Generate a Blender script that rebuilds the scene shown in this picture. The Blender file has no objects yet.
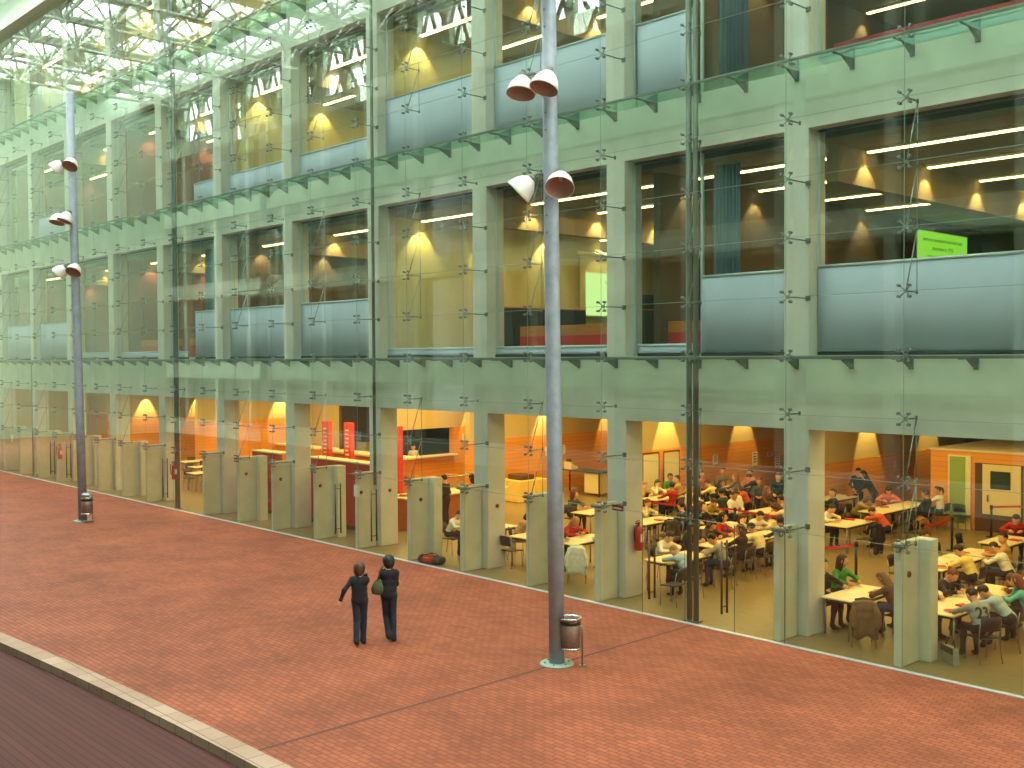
import bpy, bmesh, math, random
import numpy as np
from mathutils import Vector, Matrix
from mathutils.bvhtree import BVHTree
random.seed(7); rng = np.random.RandomState(3)
scene = bpy.context.scene
COL = scene.collection
# World frame (metres): x runs along the facade (to the right), y into the building, z up.
# The camera stands at x=0, y=0 on the opposite gallery, 5.5 m above the plaza.

# ------------------------------------------------------------------ materials
MATS = {}
def lin(c):
    return tuple(((v/255.)/12.92 if v/255. <= .04045 else ((v/255.+.055)/1.055)**2.4) for v in c)
def mat(name, rgb, rough=.6, metal=0., noise=0., nscale=3., bump=0., emit=None, estr=0., spec=None, stretch=None, coords='Object'):
    if name in MATS: return MATS[name]
    m = bpy.data.materials.new(name); m.use_nodes = True
    nt = m.node_tree; N = nt.nodes; L = nt.links
    b = N['Principled BSDF']
    c = lin(rgb)
    b.inputs['Roughness'].default_value = rough
    b.inputs['Metallic'].default_value = metal
    if spec is not None: b.inputs['Specular IOR Level'].default_value = spec
    b.inputs['Base Color'].default_value = (*c, 1)
    if noise or bump:
        tc = N.new('ShaderNodeTexCoord'); mp = N.new('ShaderNodeMapping')
        if stretch: mp.inputs['Scale'].default_value = stretch
        L.new(tc.outputs[coords], mp.inputs['Vector'])
        nz = N.new('ShaderNodeTexNoise'); nz.inputs['Scale'].default_value = nscale; nz.inputs['Detail'].default_value = 5
        L.new(mp.outputs['Vector'], nz.inputs['Vector'])
        rp = N.new('ShaderNodeValToRGB')
        lo = tuple(v*(1-noise) for v in c); hi = tuple(min(1, v*(1+noise)) for v in c)
        rp.color_ramp.elements[0].color = (*lo, 1); rp.color_ramp.elements[1].color = (*hi, 1)
        rp.color_ramp.elements[0].position = .3; rp.color_ramp.elements[1].position = .7
        L.new(nz.outputs['Fac'], rp.inputs['Fac'])
        L.new(rp.outputs['Color'], b.inputs['Base Color'])
        if bump:
            bp = N.new('ShaderNodeBump'); bp.inputs['Strength'].default_value = bump; bp.inputs['Distance'].default_value = .01
            L.new(nz.outputs['Fac'], bp.inputs['Height']); L.new(bp.outputs['Normal'], b.inputs['Normal'])
    if emit:
        b.inputs['Emission Color'].default_value = (*lin(emit), 1); b.inputs['Emission Strength'].default_value = estr
    MATS[name] = m
    return m
def glass_mat(name, tint, f0=.04, rough=0., boost=1.):
    m = bpy.data.materials.new(name); m.use_nodes = True
    nt = m.node_tree; N = nt.nodes; L = nt.links; N.clear()
    o = N.new('ShaderNodeOutputMaterial'); mx = N.new('ShaderNodeMixShader')
    t = N.new('ShaderNodeBsdfTransparent'); t.inputs['Color'].default_value = (*tint, 1)
    g = N.new('ShaderNodeBsdfGlossy'); g.inputs['Roughness'].default_value = rough; g.inputs['Color'].default_value = (.93, 1, .95, 1)
    # Schlick reflectance, the same from both sides of the pane
    lw = N.new('ShaderNodeLayerWeight'); lw.inputs['Blend'].default_value = .5
    pw = N.new('ShaderNodeMath'); pw.operation = 'POWER'; pw.inputs[1].default_value = 5; L.new(lw.outputs['Facing'], pw.inputs[0])
    f = N.new('ShaderNodeMath'); f.operation = 'MULTIPLY_ADD'; f.inputs[1].default_value = 1-f0; f.inputs[2].default_value = f0; L.new(pw.outputs[0], f.inputs[0])
    mu = N.new('ShaderNodeMath'); mu.operation = 'MULTIPLY'; mu.inputs[1].default_value = boost; mu.use_clamp = True
    L.new(f.outputs[0], mu.inputs[0]); L.new(mu.outputs[0], mx.inputs[0]); L.new(t.outputs[0], mx.inputs[1]); L.new(g.outputs[0], mx.inputs[2])
    L.new(mx.outputs[0], o.inputs[0])
    MATS[name] = m
    return m
def brick_mat(name, c1, c2, mort, bw, bh, ms, scale=1., rough=.75, off=.5, noise=.25, bump=.3):
    m = bpy.data.materials.new(name); m.use_nodes = True
    nt = m.node_tree; N = nt.nodes; L = nt.links; b = N['Principled BSDF']
    tc = N.new('ShaderNodeTexCoord'); br = N.new('ShaderNodeTexBrick')
    br.inputs['Scale'].default_value = scale; br.inputs['Color1'].default_value = (*lin(c1), 1); br.inputs['Color2'].default_value = (*lin(c2), 1)
    br.inputs['Mortar'].default_value = (*lin(mort), 1); br.inputs['Brick Width'].default_value = bw; br.inputs['Row Height'].default_value = bh
    br.inputs['Mortar Size'].default_value = ms; br.offset = off; br.inputs['Bias'].default_value = -.1
    L.new(tc.outputs['Object'], br.inputs['Vector'])
    nz = N.new('ShaderNodeTexNoise'); nz.inputs['Scale'].default_value = .55; nz.inputs['Detail'].default_value = 7; nz.inputs['Roughness'].default_value = .65
    L.new(tc.outputs['Object'], nz.inputs['Vector'])
    mr = N.new('ShaderNodeMapRange'); mr.inputs['From Min'].default_value = .3; mr.inputs['From Max'].default_value = .7
    mr.inputs['To Min'].default_value = 1-noise; mr.inputs['To Max'].default_value = 1+noise
    L.new(nz.outputs['Fac'], mr.inputs['Value'])
    mx = N.new('ShaderNodeMix'); mx.data_type = 'RGBA'; mx.blend_type = 'MULTIPLY'; mx.inputs['Factor'].default_value = 1
    L.new(br.outputs['Color'], mx.inputs['A']); L.new(mr.outputs['Result'], mx.inputs['B'])
    L.new(mx.outputs['Result'], b.inputs['Base Color'])
    bp = N.new('ShaderNodeBump'); bp.inputs['Strength'].default_value = bump; bp.inputs['Distance'].default_value = .006; bp.invert = True
    L.new(br.outputs['Fac'], bp.inputs['Height']); L.new(bp.outputs['Normal'], b.inputs['Normal'])
    b.inputs['Roughness'].default_value = rough; b.inputs['Specular IOR Level'].default_value = .3
    MATS[name] = m
    return m
def slat_mat(name, c1, c2, gap, period, axis='Z', rough=.5, gapw=.08, grain=12):
    """timber boards: colour varies per board along the axis, thin dark gaps, stretched grain"""
    m = bpy.data.materials.new(name); m.use_nodes = True
    nt = m.node_tree; N = nt.nodes; L = nt.links; b = N['Principled BSDF']
    tc = N.new('ShaderNodeTexCoord'); sp = N.new('ShaderNodeSeparateXYZ'); L.new(tc.outputs['Object'], sp.inputs[0])
    dv = N.new('ShaderNodeMath'); dv.operation = 'DIVIDE'; dv.inputs[1].default_value = period; L.new(sp.outputs[axis], dv.inputs[0])
    fl = N.new('ShaderNodeMath'); fl.operation = 'FLOOR'; L.new(dv.outputs[0], fl.inputs[0])
    fr = N.new('ShaderNodeMath'); fr.operation = 'FRACT'; L.new(dv.outputs[0], fr.inputs[0])
    wn = N.new('ShaderNodeTexWhiteNoise'); wn.noise_dimensions = '1D'; L.new(fl.outputs[0], wn.inputs['W'])
    mp = N.new('ShaderNodeMapping'); sc = {'X': (grain, .8, .8), 'Y': (.8, grain, .8), 'Z': (.8, .8, grain)}[axis]; mp.inputs['Scale'].default_value = sc
    L.new(tc.outputs['Object'], mp.inputs['Vector'])
    nz = N.new('ShaderNodeTexNoise'); nz.inputs['Scale'].default_value = 2.2; nz.inputs['Detail'].default_value = 4; L.new(mp.outputs[0], nz.inputs['Vector'])
    ad = N.new('ShaderNodeMath'); ad.operation = 'MULTIPLY_ADD'; ad.inputs[1].default_value = .5; L.new(wn.outputs['Value'], ad.inputs[0])
    hf = N.new('ShaderNodeMath'); hf.operation = 'MULTIPLY'; hf.inputs[1].default_value = .5; L.new(nz.outputs['Fac'], hf.inputs[0]); L.new(hf.outputs[0], ad.inputs[2])
    mx = N.new('ShaderNodeMix'); mx.data_type = 'RGBA'; mx.inputs['A'].default_value = (*lin(c1), 1); mx.inputs['B'].default_value = (*lin(c2), 1)
    L.new(ad.outputs[0], mx.inputs['Factor'])
    lt = N.new('ShaderNodeMath'); lt.operation = 'LESS_THAN'; lt.inputs[1].default_value = gapw; L.new(fr.outputs[0], lt.inputs[0])
    m2 = N.new('ShaderNodeMix'); m2.data_type = 'RGBA'; m2.inputs['B'].default_value = (*lin(gap), 1)
    L.new(lt.outputs[0], m2.inputs['Factor']); L.new(mx.outputs['Result'], m2.inputs['A'])
    L.new(m2.outputs['Result'], b.inputs['Base Color']); b.inputs['Roughness'].default_value = rough
    MATS[name] = m
    return m

concrete = mat('concrete', (210, 208, 198), .8, noise=.10, nscale=1.3, bump=.15)
concrete_fin = mat('concrete_fin', (206, 206, 182), .8, noise=.09, nscale=2.1, bump=.15)
steel = mat('brushed_steel', (150, 156, 152), .38, .85, noise=.08, nscale=9)
dark_steel = mat('dark_steel', (112, 118, 110), .5, .25)
galv = mat('galvanised_steel', (150, 160, 170), .5, .15, noise=.14, nscale=5)
spider_steel = mat('spider_steel', (118, 126, 120), .4, .5)
steel_brown_reflect = mat('steel_brown_reflect', (104, 72, 58), .4, .5)  # handle steel with a brown reflection put into its base colour
chrome = mat('chrome', (205, 208, 206), .18, 1.)
alu = mat('pale_aluminium', (188, 204, 206), .45, .25)
blind_blue = mat('blind_fabric', (180, 188, 204), .9, noise=.05, nscale=1.2)
gasket = mat('gasket', (60, 74, 66), .6)
silicone = mat('silicone_joint', (128, 158, 138), .5)
glass = glass_mat('facade_glass', (.93, .975, .93), .045, 0, 1.0)
glass_in = glass_mat('room_glass', (.975, .985, .96), .035, 0, 1.)
glass_ledge = glass_mat('green_glass_shelf', (.80, .96, .87), .06, .08, 1.)
terrazzo = mat('terrazzo', (140, 124, 84), .33, noise=.10, nscale=6, spec=.4)
plaza_brick = brick_mat('plaza_brick', (156, 86, 58), (138, 74, 50), (110, 62, 45), .21, .105, .009, 1., .72, .5, .28, .35)
kerb_stone = brick_mat('kerb_stone', (178, 152, 130), (164, 136, 114), (124, 98, 80), .5, .6, .008, 1., .8, 0., .1, .1)
deck_wood = slat_mat('deck_wood', (66, 30, 25), (92, 44, 34), (34, 16, 13), .12, 'Y', .85, .1, 14)
wood = slat_mat('orange_wood', (226, 146, 44), (240, 166, 62), (176, 100, 24), .16, 'Z', .5, .05, 10)
wood_flat = mat('counter_wood', (196, 116, 46), .45, noise=.15, nscale=4, stretch=(1, 1, 10))
white_wall = mat('cream_plaster', (226, 216, 178), .9)
cream_lam = mat('cream_laminate', (236, 226, 176), .4)
tan_wall = mat('tan_plaster', (206, 184, 124), .9)
beige_wall = mat('beige_plaster', (200, 186, 130), .9)
yellow_wall = mat('ochre_plaster', (186, 176, 116), .9)
brown_wall = mat('brown_plaster', (86, 66, 44), .9)
salmon_wall = mat('salmon_plaster', (122, 62, 58), .9)
ceil_brown = mat('brown_ceiling', (136, 112, 72), .9)
roof_white = mat('roof_panel', (214, 224, 212), .7)
truss_white = mat('white_painted_steel', (216, 224, 212), .45, .1)
red_paint = mat('red_laminate', (178, 34, 28), .45)
red_band = mat('red_panel', (200, 40, 34), .5)
red_gloss = mat('red_gloss', (196, 24, 20), .3)
red_cloth = mat('red_webbing', (206, 30, 26), .7)
black = mat('black_plastic', (26, 26, 28), .5)
navy = mat('navy_plastic', (20, 24, 38), .45)
black_cab = mat('black_cabinet', (34, 34, 38), .4)
grey_dark = mat('dark_grey', (66, 64, 60), .6)
white_paper = mat('white_paper', (240, 236, 220), .8)
white_paint = mat('white_enamel', (232, 230, 222), .35)
red_inner = mat('rust_reflector', (176, 132, 112), .55)
yellow_cloth = mat('yellow_tablecloth', (238, 206, 110), .85)
strip_emit = mat('lamp_tube', (255, 240, 190), .5, emit=(255, 226, 140), estr=9.)
screen_green = mat('projected_slide_green', (30, 60, 20), .8, emit=(160, 240, 70), estr=.62)
screen_pale = mat('projected_slide_pale', (40, 50, 40), .8, emit=(214, 250, 160), estr=.8)
screen_cloth = mat('screen_cloth', (214, 206, 150), .9)
ink = mat('dark_ink', (36, 44, 26), .8)
book_red = mat('book_red', (196, 44, 30), .6)
book_blue = mat('book_blue', (44, 62, 110), .6)
green_glass_door = mat('green_frosted_glass', (150, 178, 92), .35)
door_cream = mat('door_cream', (232, 214, 150), .5)
dark_brown = mat('dark_brown_panel', (92, 62, 36), .7)
slab_mat = mat('slab_floor', (120, 112, 96), .7)
opp_pale = mat('pale_render', (172, 188, 174), .85)
opp_glass = mat('opposite_glazing', (84, 104, 98), .15)

def cmat(pref, c): return mat('%s_%d_%d_%d' % ((pref,)+tuple(c)), c, .85, noise=.08, nscale=14)
# ------------------------------------------------------------------ mesh helpers
class MB:
    def __init__(s): s.v = []; s.f = []; s.m = []; s.sm = []; s.mats = []
    def mi(s, m):
        if m not in s.mats: s.mats.append(m)
        return s.mats.index(m)
    def add(s, vs, fs, m, smooth=False, M=None):
        o = len(s.v)
        if M is not None: vs = [tuple(M @ Vector(p)) for p in vs]
        s.v += [tuple(p) for p in vs]; k = s.mi(m)
        for f in fs: s.f.append([i+o for i in f]); s.m.append(k); s.sm.append(smooth)
        return s
    def box(s, x0, x1, y0, y1, z0, z1, m, M=None, bev=0.):
        if bev:
            b = min(bev, abs(x1-x0)/3, abs(y1-y0)/3, abs(z1-z0)/3)
            bm = bmesh.new(); bmesh.ops.create_cube(bm, size=1)
            for v in bm.verts: v.co = Vector(((x0+x1)/2+v.co.x*(x1-x0), (y0+y1)/2+v.co.y*(y1-y0), (z0+z1)/2+v.co.z*(z1-z0)))
            bmesh.ops.bevel(bm, geom=bm.edges[:], offset=b, segments=1, affect='EDGES')
            bm.verts.index_update()
            vs = [tuple(v.co) for v in bm.verts]; fs = [[v.index for v in f.verts] for f in bm.faces]; bm.free()
            return s.add(vs, fs, m, False, M)
        vs = [(x, y, z) for x in (x0, x1) for y in (y0, y1) for z in (z0, z1)]
        return s.add(vs, [(0, 1, 3, 2), (4, 6, 7, 5), (0, 4, 5, 1), (2, 3, 7, 6), (0, 2, 6, 4), (1, 5, 7, 3)], m, False, M)
    def tube(s, pts, r, m, n=8, cap=True, M=None):
        pts = [Vector(p) for p in pts]
        rs = r if isinstance(r, (list, tuple)) else [r]*len(pts)
        vs = []; fs = []; prev = None
        for i, p in enumerate(pts):
            t = (pts[min(i+1, len(pts)-1)]-pts[max(i-1, 0)])
            t = t.normalized() if t.length > 1e-9 else Vector((0, 0, 1))
            if prev is None:
                a = Vector((0, 0, 1)) if abs(t.z) < .9 else Vector((1, 0, 0)); u = t.cross(a).normalized()
            else: u = (prev-t*prev.dot(t)).normalized()
            prev = u; w = t.cross(u)
            for k in range(n):
                a = 2*math.pi*k/n; vs.append(p+(u*math.cos(a)+w*math.sin(a))*rs[i])
        for i in range(len(pts)-1):
            for k in range(n):
                fs.append((i*n+k, i*n+(k+1) % n, (i+1)*n+(k+1) % n, (i+1)*n+k))
        s.add(vs, fs, m, True, M)
        if cap:
            o = len(s.v)-len(vs); k = s.mi(m)
            s.f.append([o+i for i in range(n)][::-1]); s.m.append(k); s.sm.append(False)
            s.f.append([o+(len(pts)-1)*n+i for i in range(n)]); s.m.append(k); s.sm.append(False)
        return s
    def lathe(s, prof, m, n=20, M=None, smooth=True):
        vs = []; fs = []
        for r, z in prof:
            for k in range(n): a = 2*math.pi*k/n; vs.append((r*math.cos(a), r*math.sin(a), z))
        for i in range(len(prof)-1):
            for k in range(n): fs.append((i*n+k, i*n+(k+1) % n, (i+1)*n+(k+1) % n, (i+1)*n+k))
        return s.add(vs, fs, m, smooth, M)
    def sphere(s, c, r, m, n=10, k=6, M=None):
        rx, ry, rz = r if isinstance(r, (tuple, list)) else (r, r, r)
        vs = [(c[0], c[1], c[2]+rz)]; fs = []
        for i in range(1, k):
            t = math.pi*i/k
            for j in range(n): a = 2*math.pi*j/n; vs.append((c[0]+rx*math.sin(t)*math.cos(a), c[1]+ry*math.sin(t)*math.sin(a), c[2]+rz*math.cos(t)))
        vs.append((c[0], c[1], c[2]-rz)); e = len(vs)-1
        for j in range(n): fs.append((0, 1+j, 1+(j+1) % n)); fs.append((e, e-1-j, e-1-(j+1) % n))
        for i in range(k-2):
            for j in range(n): a = 1+i*n; fs.append((a+j, a+n+j, a+n+(j+1) % n, a+(j+1) % n))
        return s.add(vs, fs, m, True, M)
    def prism(s, poly, axis, a0, a1, m, M=None):
        """extrude a 2-D polygon along an axis; polygon coords are the other two axes in order"""
        n = len(poly); vs = []
        for a in (a0, a1):
            for p, q in poly: vs.append({'x': (a, p, q), 'y': (p, a, q), 'z': (p, q, a)}[axis])
        fs = [list(range(n))[::-1], list(range(n, 2*n))]+[(i, (i+1) % n, n+(i+1) % n, n+i) for i in range(n)]
        return s.add(vs, fs, m, False, M)
    def mesh(s, name):
        me = bpy.data.meshes.new(name); me.from_pydata(s.v, [], s.f)
        for m in s.mats: me.materials.append(m)
        me.polygons.foreach_set('material_index', s.m); me.polygons.foreach_set('use_smooth', s.sm)
        me.update(); return me
    def build(s, name, parent=None, loc=None):
        me = s.mesh(name)
        bm = bmesh.new(); bm.from_mesh(me); bmesh.ops.recalc_face_normals(bm, faces=bm.faces); bm.to_mesh(me); bm.free()
        return link(name, me, parent, loc)
def link(name, me, parent=None, loc=None, rz=0.):
    o = bpy.data.objects.new(name, me); COL.objects.link(o)
    if parent is not None: o.parent = parent
    if loc is not None: o.location = loc
    if rz: o.rotation_euler = (0, 0, rz)
    return o
def tag(o, label=None, cat=None, group=None, kind=None):
    if label: o['label'] = label
    if cat: o['category'] = cat
    if group: o['group'] = group
    if kind: o['kind'] = kind
    return o
def empty(name, loc=(0, 0, 0), rz=0.):
    o = bpy.data.objects.new(name, None); COL.objects.link(o); o.location = loc; o.rotation_euler = (0, 0, rz); o.empty_display_size = .1; return o
def copy_tree(o, parent=None):
    c = o.copy(); COL.objects.link(c)
    if parent is not None: c.parent = parent; c.matrix_parent_inverse = o.matrix_parent_inverse.copy()
    for ch in list(o.children): copy_tree(ch, c)
    return c
def struct(o, label=None):
    o['kind'] = 'structure'
    if label: o['label'] = label
    return o
class Proto:
    """the first placement returns the built thing itself, later ones copies of it and its parts"""
    def __init__(s, fn): s.fn = fn; s.o = None
    def __call__(s, loc, rz=0.):
        if s.o is None: s.o = s.fn(); o = s.o
        else: o = copy_tree(s.o)
        o.location = loc; o.rotation_euler = (0, 0, rz); return o
R = math.radians

# ------------------------------------------------------------------ camera
cam = bpy.data.cameras.new('camera'); co = bpy.data.objects.new('camera', cam); COL.objects.link(co)
F = 1060.; cam.sensor_width = 36.; cam.lens = F/1024*36.; cam.clip_start = .05; cam.clip_end = 500
NN = math.hypot(F, 997.)
fw0 = Vector((-997/NN, F/NN, 0)) if False else Vector((-F/NN, 997/NN, 0))
rt0 = Vector((fw0.y, -fw0.x, 0)); up0 = Vector((0, 0, 1))
pit = -math.atan((384-357.3)/F); fw = fw0*math.cos(pit)+up0*math.sin(pit); up = up0*math.cos(pit)-fw0*math.sin(pit)
cr, sr = math.cos(.0056), math.sin(.0056)
rt = rt0*cr-up*sr; up = up*cr+rt0*sr
Mc = Matrix((rt, up, -fw)).transposed().to_4x4(); Mc.translation = Vector((0, 0, 5.5)); co.matrix_world = Mc
scene.camera = co
def depth(x, y): return fw0.x*x+fw0.y*y
def top_seen(x, y): return 5.5+depth(x, y)*(357/F)

# ------------------------------------------------------------------ setting
GY = 17.5                                   # glass plane
XL, XR = -66., 2.                           # facade ends
G = [-6.38-2.335*i+2.335*2 for i in range(0, 27)]   # glass joints; every second one is a column's right edge
L1, L2, L3, EAVE = 5.5, 11.05, 16.6, 21.2

def ground():
    # plaza with the curved kerb line as its near edge
    def kerb(x): return 7.5-.0035*(x+11)**2 if x < -11 else 7.5-.0012*(x+11)**2
    xs = [-46+i*1. for i in range(0, 58)]
    m = MB(); a = [(x, kerb(x)) for x in xs]
    poly = [(-79, GY), (15, GY)] + [(15, kerb(11))] + a[::-1] + [(-79, kerb(-46))]
    m.prism(poly, 'z', -.2, 0, plaza_brick); o = m.build('floor_plaza'); struct(o, 'red brick plaza floor')
    m = MB(); n = len(xs); vs = []; fs = []
    for x in xs:
        k = kerb(x); vs += [(x, k, 0), (x, k, .012), (x, k-.33, .012), (x, k-.33, -.25)]
    for i in range(n-1):
        for j in range(3): fs.append((i*4+j, i*4+j+1, i*4+j+5, i*4+j+4))
    m.add(vs, fs, kerb_stone); struct(m.build('trim_1'), 'pale stone kerb curving past the dark deck')
    m = MB(); m.box(-79, 15, -3, 8, -.4, -.13, deck_wood); struct(m.build('floor_deck'), 'dark brown timber deck beyond the kerb')
    m = MB(); m.box(-13.24, -13.18, 7.5, GY, -.05, .004, mat('joint_fill', (96, 58, 46), .8)); struct(m.build('trim_2'), 'dark expansion joint across the plaza')
    m = MB(); m.box(-79, 15, GY-.06, GY+.05, -.1, .012, alu); struct(m.build('trim_3'), 'pale steel channel under the glass wall')
    m = MB(); m.box(-79, 15, GY+.05, 46, -.3, 0, terrazzo); struct(m.build('floor_hall'), 'polished concrete floor of the hall')
ground()

# columns, beams, slabs
cx = [G[i] for i in range(0, 27, 2)]        # right edges of the columns
for x in cx:
    m = MB(); m.box(x-.55, x, 18.3, 18.92, 0, EAVE+.3, concrete, bev=.015); struct(m.build('column'), 'grey concrete column of the facade')
for z0, z1 in ((4.06, L1), (9.9, L2), (15.44, L3), (20.6, EAVE+.4)):
    m = MB(); m.box(XL, XR, 18.295, 18.93, z0, z1, concrete); struct(m.build('beam'), 'concrete beam band of the facade')
for z in (L1, L2, L3):
    m = MB(); m.box(XL, XR, 18.93, 44, z-.35, z-.02, slab_mat); struct(m.build('floor_slab'), 'upper floor slab')
for x in (-10.0, -29.3, -48.0):             # vertical movement joints in the concrete bands
    pass
# ceilings of the storeys
for z, d1 in ((4.12, 43.9), (9.66, 43.9), (15.2, 43.9), (20.5, 43.9)):
    m = MB(); m.box(XL, XR, 18.93, d1, z, z+.12, ceil_brown if z > 5 else white_wall); struct(m.build('ceiling'), 'room ceiling')
m = MB(); m.box(XL, XR, 43.9, 44.2, 0, 21, brown_wall); struct(m.build('wall_back'))
m = MB(); m.box(XL-.3, XL, 18.3, 44, 0, 21, beige_wall); struct(m.build('wall_left'))
m = MB(); m.box(XR, XR+.3, 18.3, 44, 0, 21, beige_wall); struct(m.build('wall_right'))

# roof over the plaza: opaque panels with rows of skylight openings and long purlins
ROOFZ = 24.9
def roof():
    z = ROOFZ; m = MB()
    ys = [(-2.4, .2), (2.8, 5.2), (7.8, 10.2), (12.8, 15.2), (17.8, 20)]
    for y0, y1 in ys: m.box(-78, 14, y0, y1, z, z+.25, roof_white)
    gaps = [(.2, 2.8), (5.2, 7.8), (10.2, 12.8), (15.2, 17.8)]
    x = 14.; step = 4.67
    while x > -78:
        for y0, y1 in gaps: m.box(max(x-1.5, -78), x, y0, y1, z, z+.25, roof_white)
        x -= step
    struct(m.build('ceiling_roof'), 'pale roof with rows of skylights')
    m = MB()
    y = -1.
    while y < 19.6:
        m.box(-78, 14, y-.05, y+.05, z-.16, z, truss_white); y += 1.25
    struct(m.build('trim_4'), 'pale roof purlins')
    m = MB(); m.box(-78, 14, GY-.35, GY+.35, EAVE-.05, EAVE+.45, roof_white); struct(m.build('trim_5'), 'pale eave beam over the glass wall')
    m = MB(); m.box(-78, 14, GY+.3, 20, EAVE+.45, EAVE+.6, roof_white); struct(m.build('trim_6'), 'eave soffit')
    m = MB(); m.box(-78, 14, 19.8, 20, EAVE+.4, z+.3, roof_white); struct(m.build('wall_clerestory'))
roof()
def truss():
    r = empty('roof_truss'); tag(r, 'white tubular roof truss spanning above the plaza', 'truss', 'white tubular trusses under the plaza roof')
    m = MB(); zt, zb = 24.7, 22.9
    yb = [1.2+i*2.6 for i in range(7)]
    m.tube([(0, -.8, zt), (0, 17.4, zt)], .09, truss_white); m.tube([(0, .3, zb), (0, 17, zb)], .1, truss_white)
    for y in yb: m.sphere((0, y, zb), .17, truss_white)
    m.build('chord', r)
    m = MB()
    for i, y in enumerate(yb):
        for dx in (-2.33, 0, 2.33):
            for dy in (-1.3, 1.3): m.tube([(0, y, zb), (dx, y+dy, zt)], .07, truss_white, 6)
    m.build('web_strut', r)
    return r
PT = Proto(truss)
x = -4.2
while x > -74: PT((x, 0, 0)); x -= 4.67
# opposite side of the plaza, behind the camera (seen only mirrored in the glass)
def opposite():
    m = MB()
    for z0, z1 in ((-.2, 1.), (4.1, 5.2), (9.9, 11.), (15.5, 16.6), (20.6, 21.6), (24.5, 25.)): m.box(-78, 14, -2.3, -1.7, z0, z1, opp_pale)
    x = 14
    while x > -78: m.box(x-.45, x, -2.3, -1.85, 0, 25, opp_pale); x -= 4.67
    x = 14.
    while x > -78:
        [m.tube([(x-a, -1.8, 21.4), (x-b, -1.8, 24.7)], .11, opp_pale, 6) for a, b in ((0, 1.2), (2.4, 1.2), (2.3, 3.5), (4.67, 3.5), (.9, 2.9), (3.3, 1.6))]; m.box(x-2.5, x-2.2, -2.3, -1.8, 21, 24.7, opp_pale); x -= 4.67
    m.box(-78, 14, -2.25, -1.8, 22.9, 23.15, opp_pale)
    x = 14.; k = 0
    while x > -78:
        if k % 2: m.box(x-4.67, x, -2.3, -2.2, 21.5, 24.6, opp_pale)  # closed panels added to break up the clerestory sky mirrored in the glass
        elif k % 4 == 0: m.box(x-4.67, x, -2.3, -2.2, 21.5, 22.9, opp_pale)
        x -= 4.67; k += 1
    struct(m.build('wall_opposite'), 'pale opposite facade')
    m = MB(); m.box(-78, 14, -2.6, -2.35, 0, 21., opp_glass); struct(m.build('window_99'))
    m = MB(); m.box(-78.4, -78, -3, 20, -.4, 25.2, opp_pale); struct(m.build('wall_sky_stop_far'))  # unseen end wall, added to keep bright sky out of the reflections
    m = MB(); m.box(14, 14.4, -3, 20, -.4, 25.2, opp_pale); struct(m.build('wall_sky_stop_near'))  # added at the other end too, likewise blocking the open sky
opposite()

# ------------------------------------------------------------------ glass curtain wall
ROWH = 1.11
def glazing():
    n = 0
    for i in range(len(G)-1):
        x1, x0 = G[i], G[i+1]
        for (z0, z1, k) in ((.02, 2.17, 1), (2.17, 5.5, 3), (5.5, 11.05, 5), (11.05, 16.6, 5), (16.6, EAVE, 4)):
            if z0 > top_seen((x0+x1)/2, GY)+1: continue
            if k == 1 and any(abs((x0+x1)/2-c) < 1.3 for c in (-12.2, -14.5)): continue
            m = MB(); h = (z1-z0)/k
            for j in range(k): m.box(x0+.004, x1-.004, GY-.006, GY+.006, z0+j*h+.004, z0+(j+1)*h-.004, glass)
            for j in range(k if k > 1 else 0): m.box(x0+.004, x1-.004, GY-.004, GY+.004, z0+j*h-.004, z0+j*h+.004, silicone)
            m.box(x0-.004, x0+.004, GY-.004, GY+.004, z0, z1, silicone)
            n += 1; struct(m.build('window_%d' % n))
glazing()
def entrance():
    # frameless glass leaves in the open bay with long paired pull handles
    k = 0
    for a, b, hx in ((-15.71, -14.55, -14.66), (-14.55, -13.42, None), (-13.34, -12.2, -12.32), (-12.2, -11.06, None)):
        k += 1
        m = MB(); m.box(a+.01, b-.01, GY-.006, GY+.006, .02, 2.16, glass); m.box(b-.012, b-.004, GY-.007, GY+.007, .02, 2.16, gasket)
        o = struct(m.build('door_%d' % k), 'frameless glass door leaf')
entrance()
def pull():
    r = empty('door_handle_pair')
    for s in (-1, 1):
        m = MB(); m.tube([(0, s*.09, .36), (0, s*.09, 1.82)], .022, steel_brown_reflect, 8)
        for z in (.5, 1.68): m.tube([(0, 0, z), (0, s*.09, z)], .012, steel_brown_reflect, 6)
        m.build('handle', r)
    return r
PU = Proto(pull)
for x, t in ((-12.45, 'right of the double steel mast'), (-14.3, 'left of the double steel mast'), (-24.3, 'in front of the slab with the white notice'),
             (-26.08, 'on the slab before the red wall'), (-37.43, 'beside the fire extinguisher by the thin mast'), (-46.83, 'right behind the far lamp post'), (-48.73, 'farthest along the glass wall, under red fittings')):
    o = PU((x, GY, 0)); tag(o, 'pair of long vertical steel pull handles ' + t, 'door handle', 'pull handles of the glass doors')

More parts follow.
